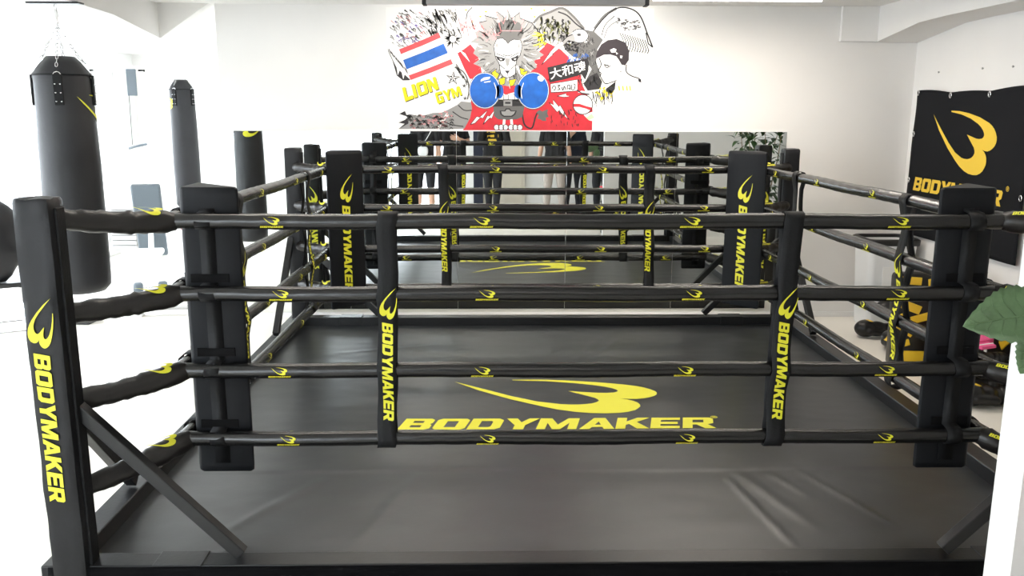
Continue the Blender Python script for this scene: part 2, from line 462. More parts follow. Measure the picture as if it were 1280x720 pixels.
def canvas_h(x, y):
    h = .030 + .0035 * noise.noise((x * .9, y * 1.6, 3)) + .0016 * noise.noise((x * 2.2, y * 6.5, 8)) + .0007 * noise.noise((x * 9, y * 12, 1))
    h += .0022 / (1 + math.exp(-(y + 1.0 + .01 * math.sin(3 * x)) / .004))
    for (a, b), (c, d), w, k in CRE:
        dx, dy = c - a, d - b; L2 = dx * dx + dy * dy
        t = max(0, min(1, ((x - a) * dx + (y - b) * dy) / L2))
        q = (x - a - t * dx) ** 2 + (y - b - t * dy) ** 2
        if q < .02: h += k * math.exp(-q / (w * w)) * math.sin(PI * min(1, max(0, .06 + t * .9))) ** .5
    return h


bm = bmesh.new(); N = 230
g = [[bm.verts.new((x, y, canvas_h(x, y))) for x in np.linspace(-1.955, 1.955, N)] for y in np.linspace(-1.955, 1.955, N)]
for j in range(N - 1):
    for i in range(N - 1): bm.faces.new((g[j][i], g[j][i + 1], g[j + 1][i + 1], g[j + 1][i]))
canvas = bm_obj('canvas', bm, M['canvas'], ring, True)
FX = 1.775
flat('logo', STACK, lambda x, y: (-.03 + x * FX, -.445 + y * FX, canvas_h(-.03 + x * FX, -.445 + y * FX) + .0018), M['yellow'], canvas,
     [i / 40 - .5 for i in range(41)], [i / 40 for i in range(22)])
# frame beams
FB = 2.05
for k, (x0, x1, y0, y1) in enumerate([(-FB, FB, -2.0, -1.90), (-FB, FB, 1.90, 2.0), (-FB, -FB + .1, -1.90, 1.90), (FB - .1, FB, -1.90, 1.90)]):
    b = box('frame_beam', x0, x1, y0, y1, .002, .10, M['steel'], ring, .006)
    # bolted end plates
    for s in (-1, 1):
        if k < 2: box('joint_plate', s * 1.55 - .09, s * 1.55 + .09, y0 - .004, y1 + .004, .03, .104, M['steel'], b, .002)
# gathered cloth skirt along the outside of the front beam
bm = bmesh.new(); A = []
for i in range(161):
    x = -2.02 + 4.04 * i / 160
    A.append([bm.verts.new((x, -2.006 - t * (.012 + .008 * noise.noise((x * 7, t * 2, 0)) + .004 * math.sin(x * 60)), .098 - .094 * t)) for t in (0, .25, .5, .75, 1)])
for a, b in zip(A, A[1:]):
    for k in range(4): bm.faces.new((a[k], a[k + 1], b[k + 1], b[k]))
sk = bm_obj('skirt', bm, M['skirt'], ring, True)
md = sk.modifiers.new('s', 'SOLIDIFY'); md.thickness = .003

CORN = [(-1, -1), (1, -1), (-1, 1), (1, 1)]


def post_bm():
    """square padded post cover, slightly bulged, with a folded top"""
    bm = bmesh.new(); n = 5; rows = []
    for i in range(40):
        z = .012 + 1.428 * i / 39
        row = []
        for s in range(4):
            for k in range(n):
                t = -1 + 2 * k / n
                p = [(t, -1), (1, t), (-t, 1), (-1, -t)][s]
                c = .90 if k == 0 else 1.0
                w = .064 + .0035 * noise.noise((p[0] * 2, p[1] * 2, z * 6)) + .002 * noise.noise((p[0] * 5, p[1] * 5, z * 15))
                row.append(bm.verts.new((p[0] * w * c, p[1] * w * c, z)))
        rows.append(row)
    m = 4 * n
    for a, b in zip(rows, rows[1:]):
        for k in range(m): bm.faces.new((a[k], a[(k + 1) % m], b[(k + 1) % m], b[k]))
    bm.faces.new(list(reversed(rows[0])))
    top = [bm.verts.new((v.co.x * .93, v.co.y * .93, 1.452 + .006 * noise.noise(v.co * 30))) for v in rows[-1]]
    for k in range(m): bm.faces.new((rows[-1][k], rows[-1][(k + 1) % m], top[(k + 1) % m], top[k]))
    c = bm.verts.new((0, 0, 1.458))
    for k in range(m): bm.faces.new((top[k], top[(k + 1) % m], c))
    return bm


def pad_bm():
    """triangular corner pad: right angle towards the post, long face towards the ring; local +x and +y run along the ropes"""
    bm = bmesh.new()
    P = [(0, 0), (.245, 0), (0, .245)]
    # round the three corners
    out = []
    for i in range(3):
        p = Vector(P[i]); a = (Vector(P[i - 1]) - p).normalized(); b = (Vector(P[(i + 1) % 3]) - p).normalized()
        r = .022
        for t in (0, .33, .67, 1):
            out.append((p + a * r * (1 - t) + b * r * t) * 1.0 + (a + b) * r * .22 * (1 - abs(2 * t - 1)) * -.6)
    rows = []
    c = Vector((.082, .082))
    for i, z in enumerate([.29, .297, .32, .5, .7, .9, 1.1, 1.3, 1.425, 1.448, 1.455]):
        s = [.93, .985, 1, 1.005, .995, 1.0, 1.0, 1.0, 1.0, .985, .92][i]
        rows.append([bm.verts.new((*(c + (p - c) * s), z)) for p in out])
    n = len(out)
    for a, b in zip(rows, rows[1:]):
        for k in range(n): bm.faces.new((a[k], a[(k + 1) % n], b[(k + 1) % n], b[k]))
    bm.faces.new(list(reversed(rows[0]))); bm.faces.new(rows[-1])
    bmesh.ops.recalc_face_normals(bm, faces=bm.faces[:])
    return bm


RZ = {'f': (1.329, 1.045, .735, .451), 'b': (1.309, 1.019, .705, .405), 's': (1.318, 1.030, .720, .428)}
RO = 1.63
post0 = pad0 = plogo = padlogo = None
for ci, (sx, sy) in enumerate(CORN):
    # posts -------------------------------------------------------------
    if post0 is None:
        post0 = bm_obj('corner_post', post_bm(), M['vinyl'], ring, True, 40); post = post0
        # logo on the outer face reads downwards
        plogo = flat('logo', LINE, lambda x, y: (y * .56 - .004, -.0685 - .002 * math.sin(x * 9) ** 2, 1.115 - x * .555), M['yellow'], post0, [i / 20 for i in range(28)])
    else:
        post = inst(post0, ring); inst(plogo, post)
    post.location = (sx * 1.965 + (.030 if ci == 0 else 0), sy * 1.965, 0)
    post.rotation_euler = (0, 0, (0 if sy < 0 else PI) + [.05, -.05, .04, -.04][ci])
    # hook-and-loop strip down the inner edge
    st = box('closure_strip', .060, .073, -.03, .035, .06, 1.42, M['strap'], post, .004)
    if ci in (1, 2): st.location.x = -.133
    # braces along the two beams -----------------------------------------
    bar('brace', (sx * 1.93, sy * 1.945, .745), (sx * 1.325, sy * 1.945, .118), .046, M['steel'], ring)
    bar('brace', (sx * 2.0, sy * 1.90, .745), (sx * 2.0, sy * 1.29, .118), .046, M['steel'], ring)
    # pads ---------------------------------------------------------------
    rz = {(-1, -1): 0, (1, -1): PI / 2, (1, 1): PI, (-1, 1): -PI / 2}[(sx, sy)]
    if pad0 is None:
        pad0 = bm_obj('corner_pad', pad_bm(), M['pad'], ring, True, 35); pad = pad0
        # the long face: centre (.1225,.1225), normal (1,1)/sqrt2
        q = .7071
        padlogo = flat('logo', LINE, lambda x, y: (.1225 - (y * .72) * q + .0030, .1225 + (y * .72) * q + .0030, 1.285 - x * .655), M['yellow'], pad0, [i / 12 for i in range(17)])
    else:
        pad = inst(pad0, ring); inst(padlogo, pad)
    pad.location = (sx * 1.598, sy * 1.588, 0); pad.rotation_euler = (0, 0, rz)
    # straps and tapes that tie the pad to the ropes (on both rope sides)
    zs = RZ['f'] if sy < 0 else RZ['b']
    for side in (0, 1):
        def T(a, b, z, side=side):      # a along the rope, b outwards
            return (a, -b, z) if side == 0 else (-b, a, z)
        bm = bmesh.new()
        prof = [(1.375, .004)]
        for z in zs: prof += [(z + .036, .004), (z + .031, .050), (z + .014, .0695), (z, .0735), (z - .014, .0695), (z - .031, .050), (z - .036, .004)]
        prof += [(.33, .004)]
        ax = [.108 + .004 * math.sin(i * .55) for i in range(len(prof))]
        L = [bm.verts.new(T(a - .030, b, z)) for a, (z, b) in zip(ax, prof)]; R = [bm.verts.new(T(a + .030, b, z)) for a, (z, b) in zip(ax, prof)]
        for i in range(len(prof) - 1): bm.faces.new((L[i], L[i + 1], R[i + 1], R[i]))
        o = bm_obj('strap', bm, M['strap'], pad, True, 25); o.modifiers.new('s', 'SOLIDIFY').thickness = .004
        for z, c in ((1.10, .105), (.80, .11), (.50, .105)):
            p0 = T(c - .075, .006, z - .017); p1 = T(c + .075, .0005, z + .017)
            box('tape', min(p0[0], p1[0]), max(p0[0], p1[0]), min(p0[1], p1[1]), max(p0[1], p1[1]), z - .017, z + .017, M['tape'], pad, .001)


# ropes ----------------------------------------------------------------
def rope_mesh(seed, L=3.28):
    bm = bmesh.new(); n = 200
    R = random.Random(seed); ph = R.random() * 9
    pts = [(-L / 2 + L * i / n, 0, .0022 * math.sin(i * .09 + ph)) for i in range(n + 1)]
    def jit(i, a):
        x = i * .0164
        amp = .5 + .5 * noise.noise((x * 1.3, seed * 3.1, 0))
        tw = math.sin(a * 1 + x * 48 + 2.2 * noise.noise((x * 3, 2, seed)))
        return .05 * noise.noise((x * 5, math.cos(a) * .8, math.sin(a) * .8 + seed)) + .065 * max(0, amp) * tw * (.5 + .5 * noise.noise((x * 6, 7, seed))) + (.03 if int(x / .83) != int((x - .0164) / .83) else 0)
    a_tube(bm, pts, .0305, 14, jitter=jit)
    bmesh.ops.recalc_face_normals(bm, faces=bm.faces[:])
    me = D.meshes.new('rope'); bm.to_mesh(me); bm.free(); me.materials.append(M['rope']); me.shade_smooth()
    return me


RM = [rope_mesh(i) for i in range(4)]
_r2 = .0345
rl0 = None
SL = .088


def rope_logo_fn(x, y):
    th = (y * SL - .026) / _r2 + .10           # angle above the horizontal
    return (x * SL, -_r2 * math.cos(th), _r2 * math.sin(th))


for si, (side, loc, rz) in enumerate([('f', (0, -RO, 0), 0), ('b', (0, RO, 0), PI), ('l', (-RO, 0, 0), -PI / 2), ('r', (RO, 0, 0), PI / 2)]):
    for ri, z in enumerate(RZ[side] if side in 'fb' else RZ['s']):
        o = link(D.objects.new('rope', RM[(si + ri) % 4]), ring)
        dz = 0
        if side in 'lr':   # side ropes slope by the small height difference of their ends
            zf, zb = RZ['f'][ri], RZ['b'][ri]
            dz = math.atan2(zb - zf, 3.26); z = (zf + zb) / 2
        o.location = (loc[0], loc[1], z)
        o.rotation_euler = (0, (dz if side == 'l' else -dz), rz)
        for li in range(4):
            lx = [-1.215, -.418, .386, 1.19][li] + .02 * (ri % 2) - .01
            for back in (0, 1):
                if rl0 is None:
                    rl0 = flat('logo', STACK, rope_logo_fn, M['yellow'], None, (), [i / 9 for i in range(1, 6)]); lg = rl0; lg.parent = o
                else:
                    lg = inst(rl0, o)
                lg.location = (lx, 0, 0); lg.rotation_euler = (0, 0, PI * back)
    # spacers: two flat bands over all four ropes --------------------------
    zz = RZ[side] if side in 'fb' else RZ['s']
    for s in (-1, 1):
        bm = bmesh.new(); w = .037
        prof = [(zz[0] + .040, 0), (zz[0] + .034, .022)]
        for i, z in enumerate(zz):
            prof += [(z + .018, .034), (z, .0375), (z - .018, .034)]
            if i < 3:
                m = (z + zz[i + 1]) / 2
                prof += [(z - .08, .020), (m, .015 + .004 * s), (zz[i + 1] + .08, .020)]
        prof += [(zz[3] - .034, .022), (zz[3] - .040, 0)]
        xs = [-.004 * i * .3 + .003 * math.sin(i * 1.3 + s) for i in range(len(prof))]
        loop = [(x, z, b) for x, (z, b) in zip(xs, prof)]
        loop = [(x, z, -b) for x, z, b in loop] + [(x, z, b) for x, z, b in reversed(loop[1:-1])]
        rows = [[bm.verts.new((x + w * k, b - .0015 * abs(k) * (1 if b < 0 else -1), z)) for k in (-1, -.3, .3, 1)] for x, z, b in loop]
        for a, b in zip(rows, rows[1:] + rows[:1]):
            for k in range(3): bm.faces.new((a[k], b[k], b[k + 1], a[k + 1]))
        bmesh.ops.recalc_face_normals(bm, faces=bm.faces[:])
        sp = bm_obj('rope_spacer', bm, M['strap'], ring, True, 70)
        sp.modifiers.new('s', 'SOLIDIFY').thickness = .003
        sx_ = {1: .775, -1: -.785}[s]
        sp.location = {'f': (sx_, -RO, 0), 'b': (-sx_, RO, 0), 'l': (-RO, -sx_, 0), 'r': (RO, sx_, 0)}[side]
        sp.rotation_euler = (0, 0, rz)

        def band(z, prof=prof):
            for (za, ba), (zb, bb) in zip(prof, prof[1:]):
                if zb <= z <= za: return ba + (bb - ba) * (za - z) / (za - zb)
            return 0
        for bk in (0, 1):
            sg = -1 if bk == 0 else 1
            def fn(x, y, sg=sg):
                z = 1.075 - x * .405
                i = 8 * (1.33 - z)
                return (-sg * (y * .43) - .006 - .012 * (1.1 - z), sg * (band(z) + .0032), z)
            flat('logo', LINE, fn, M['yellow'], sp, [i / 24 for i in range(33)])

# turnbuckle covers ------------------------------------------------------
for ci, (sx, sy) in enumerate(CORN):
    for ri in range(4):
        z = (RZ['f'] if sy < 0 else RZ['b'])[ri]
        zp = [1.375, 1.03, .70, .36][ri] if sy < 0 else z - .01 * ri
        a = Vector((sx * 1.935, sy * 1.90, zp)); b = Vector((sx * 1.60, sy * 1.625, z))
        n = 26; pts = [a.lerp(b, i / n) + Vector((0, 0, -.010 * math.sin(PI * i / n))) for i in range(n + 1)]
        sd = ci * 4 + ri
        rad = [(.040 + .004 * noise.noise((i * .35, sd, 0))) * (1 if i > 1 else .9) * (1.07 if i > 15 else 1) for i in range(n + 1)]
        rad[-1] = .034; rad[-2] = .038; rad[16] *= 1.08
        def jit(i, an, sd=sd): return .15 * noise.noise((i * .55, math.cos(an) * 1.3 + sd, math.sin(an) * 1.3)) + .045 * math.sin(i * 1.7 + 2 * an + sd) * noise.noise((i * .3, sd, 4))
        o = tube('turnbuckle_cover', pts, rad, M['cover'], ring, 18, jit)
        # printed logo on its upper outer side near the pad
        ax = (b - a).normalized(); up = Vector((0, 0, 1)); sd2 = ax.cross(up).normalized(); up = sd2.cross(ax).normalized()
        if sd2.y > 0: sd2 = -sd2
        flip = 1 if sx < 0 else -1
        c0 = a.lerp(b, .74)
        def fn(x, y, c0=c0, ax=ax, up=up, sd2=sd2, flip=flip):
            th = (y * .15 - .040) / .047 + (1.45 if flip < 0 else 1.05)
            return c0 + ax * (x * .15 * flip) + (sd2 * math.cos(th) + up * math.sin(th)) * .0495
        flat('logo', STACK if flip < 0 else add2(([], []), SWO, .8, None, -.4, .10), fn, M['yellow'], o, (), [i / 10 for i in range(1, 6)])
        bx = a.lerp(b, -.02)
        # lacing loops at the post
        tube('lace', [a + up * .03 - ax * .0, a + up * .047 + ax * .02, a + ax * .045 + up * .043], .004, M['strap'], o, 6)

# ------------------------------------------------------------------ mural on the back wall (flat print, drawn in a grid of 338 x 156 units)
MU0, MV0, MS = 482.0, 8.0, .006423


def MP(u, v, lay=0): return (-1.254 + (u - MU0) * MS, 2.3268 - .00035 * lay, 2.560 - (v - MV0) * .00628)


mural = empty('mural', (-.17, 2.327, 2.07))
tag(mural, 'hand-drawn wall mural of a lion in blue boxing gloves, an eagle and a flag', 'mural')


class Art:
    """collects flat coloured shapes; every colour is a material of the one printed mesh"""
    def __init__(s): s.V = []; s.F = []; s.MI = []; s.mats = []
    def mi(s, m):
        if m not in s.mats: s.mats.append(m)
        return s.mats.index(m)
    def poly(s, m, pts, lay=1, holes=()):
        P, T = tri(pts, holes); n = len(s.V)
        for (u, v) in P: s.V.append(MP(u, v, lay))
        for t in T: s.F.append([n + i for i in t]); s.MI.append(s.mi(m))
    def ell(s, m, cx, cy, rx, ry, lay=1, rot=0, n=28):
        c, q = math.cos(rot), math.sin(rot)
        s.poly(m, [(cx + rx * math.cos(a) * c - ry * math.sin(a) * q, cy + rx * math.cos(a) * q + ry * math.sin(a) * c) for a in [2 * PI * k / n for k in range(n)]], lay)
    def line(s, m, pts, w=1.0, lay=2, taper=0):
        pts = [Vector(p) for p in pts]; L = []; R = []
        for i, p in enumerate(pts):
            t = (pts[min(i + 1, len(pts) - 1)] - pts[max(i - 1, 0)])
            if t.length < 1e-6: continue
            t.normalize(); nn = Vector((-t.y, t.x)); k = i / max(1, len(pts) - 1)
            ww = (w * 1.45 + .15) / 2 * ((1 - k * taper) if taper else 1)
            L.append(p + nn * ww); R.append(p - nn * ww)
        n = len(s.V)
        for a, b in zip(L, R): s.V.append(MP(a.x, a.y, lay)); s.V.append(MP(b.x, b.y, lay))
        for i in range(len(L) - 1): s.F.append([n + 2 * i, n + 2 * i + 1, n + 2 * i + 3, n + 2 * i + 2]); s.MI.append(s.mi(m))
    def curve(s, m, pts, w=1.0, lay=2, taper=0, k=7):
        """smooth line through the points"""
        P = [Vector(p) for p in pts]; P = [2 * P[0] - P[1]] + P + [2 * P[-1] - P[-2]]; out = []
        for i in range(1, len(P) - 2):
            for j in range(k):
                t = j / k
                out.append(.5 * ((2 * P[i]) + (-P[i - 1] + P[i + 1]) * t + (2 * P[i - 1] - 5 * P[i] + 4 * P[i + 1] - P[i + 2]) * t * t + (-P[i - 1] + 3 * P[i] - 3 * P[i + 1] + P[i + 2]) * t ** 3))
        out.append(P[-2]); s.line(m, out, w, lay, taper)
    def done(s, name, parent, label=None):
        me = D.meshes.new(name); me.from_pydata(s.V, [], s.F)
        for m in s.mats: me.materials.append(M[m])
        for p, i in zip(me.polygons, s.MI): p.material_index = i
        bm = bmesh.new(); bm.from_mesh(me)
        for f in bm.faces:
            if f.normal.y > 0: f.normal_flip()
        bm.to_mesh(me); bm.free()
        o = link(D.objects.new(name, me), parent)
        o.matrix_parent_inverse = Matrix.Translation(parent.location).inverted()
        if label: o['label'] = label
        return o


def z7(*p): return [(570 + x / 6.547, y / 6.547) for x, y in p]
def zr(*p): return [(640 + x / 4.363, y / 4.363) for x, y in p]
def zl(*p): return [(480 + x / 4.361, y / 4.361) for x, y in p]
def z6(*p): return [(480 + x / 8, 80 + y / 8) for x, y in p]
def z8(*p): return [(670 + x / 6.547, 60 + y / 6.547) for x, y in p]


R = random.Random(3)
# white ground coat
A = Art(); A.poly('mwhite', [(482, 9), (818, 9), (818, 163.5), (482, 163.5)], 0); A.done('painted_ground', mural)
# red field
A = Art()
A.poly('mred', z7((5, 430), (60, 395), (112, 355), (150, 400), (172, 450), (196, 512), (205, 590), (150, 640), (105, 640), (60, 555)), 1)
A.poly('mred', z7((665, 325), (700, 325), (770, 350), (860, 395), (930, 460), (930, 520), (750, 545), (775, 660), (690, 610), (600, 600), (630, 545), (665, 520), (620, 490), (690, 470), (670, 420), (725, 370)), 1)
A.poly('mred', [(577, 163.3), (582, 148), (587, 128), (590, 112), (612, 100), (660, 96), (686, 98), (700, 96), (727, 92), (729, 104), (738, 122), (743, 136), (743, 163.3)], 1)
for p in ([(20, 400), (50, 440), (108, 502), (70, 430)],): A.poly('mwhite', z7(*p), 2)
for b in (zr((160, 350), (205, 285), (195, 295), (245, 235), (300, 205), (280, 240), (220, 290), (228, 288)), zr((205, 555), (232, 570), (228, 540), (262, 580), (268, 570), (315, 650), (258, 600), (252, 610)),
          zr((250, 520), (300, 505), (300, 515), (322, 522), (290, 526)), zl((465, 680), (500, 635), (515, 640), (560, 600), (535, 645), (522, 640), (490, 672)), zl((535, 680), (560, 630), (570, 635), (600, 600), (585, 645), (574, 642))):
    A.poly('mwhite', b, 2)
    A.line('ink', b + [b[0]], .45, 3)
A.curve('dgrey', zr((55, 610), (70, 680), (110, 700), (130, 640), (140, 615)), 1.3, 3)
A.poly('grey', [(679, 139), (683, 137), (686, 136), (685, 141), (687, 146), (683, 147), (684, 151), (679, 151), (676, 149), (672, 148), (674, 144), (671, 140), (675, 137)], 3)
A.done('red_field', mural)
# lion
A = Art()
mane = z7((185, 178), (245, 165), (230, 122), (335, 150), (333, 88), (400, 145), (418, 70), (450, 148), (520, 95), (522, 142), (620, 180), (690, 270), (725, 350), (660, 400), (720, 440), (640, 490), (665, 540), (600, 585), (520, 690), (420, 700), (320, 680), (250, 590), (195, 540), (135, 515), (192, 475), (135, 430), (175, 350), (108, 340), (165, 300), (148, 255), (222, 250))
A.poly('lgrey', mane, 2)
A.line('dgrey', mane[:14], .8, 3)
cx, cy = 634, 62
for i in range(150):
    a = R.uniform(0, 2 * PI); r0 = R.uniform(.45, .75); r1 = r0 + R.uniform(.12, .35)
    rx, ry = 44, 50
    A.curve(R.choice(['grey', 'grey', 'lgrey', 'dgrey', 'mwhite']), [(cx + rx * r * math.cos(a + w), cy + ry * r * math.sin(a + w)) for r, w in ((r0, 0), ((r0 + r1) / 2, .04), (min(.96, r1), .02))], R.uniform(.4, 1.0), 3, .7, 3)
A.poly('grey', z7((330, 180), (430, 150), (520, 180), (555, 260), (530, 310), (470, 320), (425, 350), (375, 315), (330, 310), (320, 250)), 3)
face = z7((330, 312), (378, 306), (405, 325), (423, 352), (440, 330), (470, 315), (525, 320), (540, 370), (522, 445), (500, 470), (490, 500), (482, 600), (445, 622), (415, 630), (385, 620), (362, 590), (350, 510), (320, 465), (305, 370))
A.poly('mwhite', face, 4); A.line('ink', face + [face[0]], .55, 5)
for e in (z7((318, 448), (350, 458), (402, 470), (390, 492), (360, 496), (335, 480)), z7((512, 435), (485, 455), (446, 470), (458, 490), (480, 498), (502, 480))): A.poly('ink', e, 5)
for e in (z7((350, 472), (378, 476), (365, 486)), z7((470, 474), (492, 468), (482, 484))): A.poly('mwhite', e, 6)
A.poly('ink', z7((393, 570), (440, 570), (420, 598)), 5); A.line('ink', z7((418, 595), (418, 615)), .5, 5)
A.poly('lgrey', z7((400, 470), (440, 470), (432, 520), (418, 540), (406, 520)), 5)
for p in (((325, 430), (405, 462)), ((515, 420), (440, 462)), ((350, 520), (400, 560)), ((490, 520), (445, 560)), ((380, 440), (420, 450), (460, 440))): A.line('dgrey', z7(*p), .6, 6)
A.ell('lgrey', 620.5, 55.5, 1.3, 3.2, 5); A.ell('lgrey', 648.5, 56, 1.3, 3.2, 5)
for p in (((285, 590), (330, 555), (320, 580), (350, 600), (330, 640), (300, 610)), ((520, 545), (565, 560), (545, 580), (590, 575), (560, 610), (530, 600)), ((345, 640), (400, 625), (395, 680), (360, 690)), ((430, 650), (490, 640), (470, 690), (440, 700))):
    A.poly('myel', z7(*p), 4); A.line('dgrey', z7(*p, p[0]), .5, 5)
A.poly('mwhite', [(624, 113), (632, 118), (637, 116), (648, 113), (652, 125), (620, 125)], 4)
for x in (628, 634, 642): A.line('grey', [(x, 116), (x + 1.5, 120), (x + 1, 124)], .5, 5)
A.poly('ink', [(613, 124), (658, 123), (656, 132), (614, 133)], 4)
for q in ([(629, 124.5), (640, 124.5), (640, 132), (629, 132)],): A.poly('lgrey', q, 5); A.line('ink', [(631, 128), (638, 128)], 1.6, 6)
A.poly('grey', [(616, 133), (656, 132), (653, 146), (646, 149), (634, 150), (622, 149), (617, 145)], 4)
A.poly('ink', [(624, 138), (630, 138), (632, 135), (637, 135), (639, 138), (646, 138), (644, 143), (640, 146), (629, 146), (625, 143)], 5)
A.poly('lgrey', [(626, 139), (631, 139), (633, 136.5), (636, 136.5), (638.5, 139), (644, 139), (642, 142.5), (639, 144.5), (630, 144.5), (627, 142.5)], 6)
A.line('mwhite', [(630, 149), (629, 160)], 2.2, 4); A.line('mwhite', [(639, 149), (640, 160)], 2.2, 4)
for i, x in enumerate((620, 626, 631.5, 638.5, 644, 650)): A.ell('mwhite', x, 159.5, 3.4, 3.6, 5); A.line('ink', [(x + 3.4 * math.cos(t), 159.5 + 3.6 * math.sin(t)) for t in np.linspace(0, 2 * PI, 18)], .45, 6)
for i in range(40):     # pink over-scribble on the left of the mane, a crown of pale red lines
    u, v = R.uniform(595, 622), R.uniform(38, 50); A.line('mpale', [(u, v), (u + R.uniform(-4, 4), v + R.uniform(-3, 3))], .5, 6)
A.line('mpale', z7((320, 80), (365, 245), (530, 245), (560, 90), (480, 190), (425, 50), (385, 190), (320, 80)), .6, 6)
for i in range(26):
    u, v = R.uniform(672, 684), R.uniform(40, 56); A.line('myel', [(u, v), (u + R.uniform(-8, 3), v + R.uniform(-2, 4))], .6, 6)
for u, v in ((601, 33), (598, 30), (593, 32)): A.line('mpink', [(u, v + 4), (u + 1, v - 2), (u + 3, v + 3)], .7, 5)
for u, v in ((582, 12), (590, 26), (600, 20), (607, 14), (664, 10), (668, 20), (680, 12)): A.ell('myel', u, v, 1.5, 1.2, 2)
A.done('lion', mural)
for gx, gy, rx, ry, s in ((605, 112.5, 19, 22, 1), (666.5, 112.5, 19.5, 22.5, -1)):
    A = Art()
    A.ell('mwhite', gx, gy, rx + 1.0, ry + 1.0, 7); A.line('grey', [(gx + (rx + 1) * math.cos(t), gy + (ry + 1) * math.sin(t)) for t in np.linspace(0, 2 * PI, 40)], .5, 8)
    A.ell('mblue', gx, gy, rx, ry, 8); A.ell('mblue', gx + s * 19, gy + 1, 5, 9, 8)
    A.curve('mwhite', [(gx + s * 12, gy - 10), (gx + s * 15, gy), (gx + s * 14, gy + 10)], .5, 9)
    if s > 0: A.poly('mwhite', [(600, 99), (604, 96), (612, 95), (611, 98), (604, 99.5), (600, 101)], 9); A.poly('mwhite', [(604, 101.5), (613, 100), (612, 101.5), (605, 102.5)], 9)
    else: A.ell('mwhite', 676, 97, 4.2, 3.2, 9, .6)
    A.done('glove_drawing', mural, 'blue painted boxing glove')
# flag
A = Art()
def fq(a, b, c, d, s, t): return (a[0] * (1 - s) * (1 - t) + b[0] * s * (1 - t) + c[0] * s * t + d[0] * (1 - s) * t, a[1] * (1 - s) * (1 - t) + b[1] * s * (1 - t) + c[1] * s * t + d[1] * (1 - s) * t)
qa, qb, qc, qd = (497.5, 61), (547.5, 40.2), (565, 79), (511, 99.5)
for c, t0, t1 in (('mpink', 0, .155), ('mwhite', .155, .345), ('mblue', .345, .65), ('mwhite', .65, .845), ('mpink', .845, 1)):
    A.poly(c, [fq(qa, qb, qc, qd, s, t) for s, t in ((0, t0), (.5, t0 + .01), (1, t0), (1, t1), (.5, t1 + .01), (0, t1))], 4)
A.done('flag', mural)
# LION GYM
for wd, quad in (('LION', [z6((160, 235), (500, 120))[0], z6((160, 235), (500, 120))[1], z6((535, 245), (190, 375))[0], z6((535, 245), (190, 375))[1]]), ('GYM', [z6((490, 285), (740, 215))[0], z6((490, 285), (740, 215))[1], z6((770, 305), (520, 400))[0], z6((770, 305), (520, 400))[1]])):
    A = Art(); P = word(wd, 0); cap = max(y for x, y in P[0])
    for dx, dy, c, lay in ((.9, .9, 'dgrey', 4), (0, 0, 'myel', 5)):
        n = len(A.V)
        for x, y in P[0]:
            u, v = fq(*quad, x, 1 - y / cap); A.V.append(MP(u + dx, v + dy, lay))
        for f in P[1]: A.F.append([n + i for i in f]); A.MI.append(A.mi(c))
    A.done('lettering', mural, 'yellow hand-drawn word %s' % wd)
# stars
A = Art()
for k in range(5):
    a = -PI / 2 + .12 + 2 * PI * k / 5; o = (565 + 9 * math.cos(a), 97 + 9 * math.sin(a)); i1 = (565 + 3.2 * math.cos(a + .63), 97 + 3.2 * math.sin(a + .63))
    A.poly('dgrey', [(565, 97), o, i1], 5); i2 = (565 + 3.2 * math.cos(a - .63), 97 + 3.2 * math.sin(a - .63)); A.line('dgrey', [i2, o], .5, 5)
A.done('star_drawing', mural)
for u, v, r in ((579, 106.5, 3.4), (580, 122.5, 3)):
    A = Art()
    for k in range(5): a = -PI / 2 + 2 * PI * k / 5; A.line('grey', [(u, v), (u + r * math.cos(a), v + r * math.sin(a))], 1.0, 5, .8)
    A.done('star_drawing', mural)
# dragon: scales, feathers and tail
A = Art()
for i in range(170):
    u, v = R.uniform(486, 560), R.uniform(11, 58)
    if v > 60 - (u - 486) * .33 + 4: continue
    if (u - 486) * .6 + (v - 8) < 12: continue
    c = R.choice(['grey', 'grey', 'dgrey', 'lgrey', 'mpurple', 'mpale'] if u < 530 else ['grey', 'dgrey', 'lgrey', 'grey'])
    A.curve(c, [(u, v), (u + R.uniform(1, 4), v + R.uniform(1, 3)), (u + R.uniform(2, 7), v + R.uniform(3, 6))], R.uniform(.5, 1.4), 2, .8, 3)
for i in range(60):
    u, v = R.uniform(530, 572), R.uniform(9, 40); L = R.uniform(5, 13)
    A.curve(R.choice(['grey', 'grey', 'lgrey', 'lgrey', 'dgrey']), [(u, v), (u + L * .3, v + L * .6), (u + L * .35, v + L)], R.uniform(.8, 2.0), 2, .9, 3)
for i in range(34): 
    a = R.uniform(0, 2 * PI); A.line(R.choice(['grey', 'dgrey', 'lgrey']), [(565 + 4 * math.cos(a), 48 + 4 * math.sin(a)), (565 + R.uniform(8, 14) * math.cos(a), 48 + R.uniform(8, 13) * math.sin(a))], R.uniform(.6, 1.8), 2, .8)
for i in range(14): u, v = R.uniform(494, 528), R.uniform(40, 52); A.line('mpurple' if i % 2 else 'mpale', [(u, v), (u + R.uniform(-2, 4), v + R.uniform(-4, 4)), (u + 3, v + 1)], .9, 3)
A.poly('dgrey', z6((90, -10), (110, 30), (120, 110), (140, 60), (160, 80), (175, 150), (190, 100), (245, 150), (235, 158), (170, 160), (110, 110), (70, -40), (30, -130), (24, -160)), 2)
for i in range(16): u = R.uniform(484, 508); A.line('grey', [(u, 60 + (u - 484) * 1.2), (u + 3, 66 + (u - 484) * 1.2)], .6, 3)
A.curve('grey', [(567, 83), (577, 88), (583, 98), (585, 112), (583, 124)], 1.1, 2)
for i in range(50): u = R.uniform(568, 586); v = 80 + (u - 568) * 1.6 + R.uniform(-3, 3); A.line('lgrey', [(u, v), (u + 2, v + 2)], .8, 2)
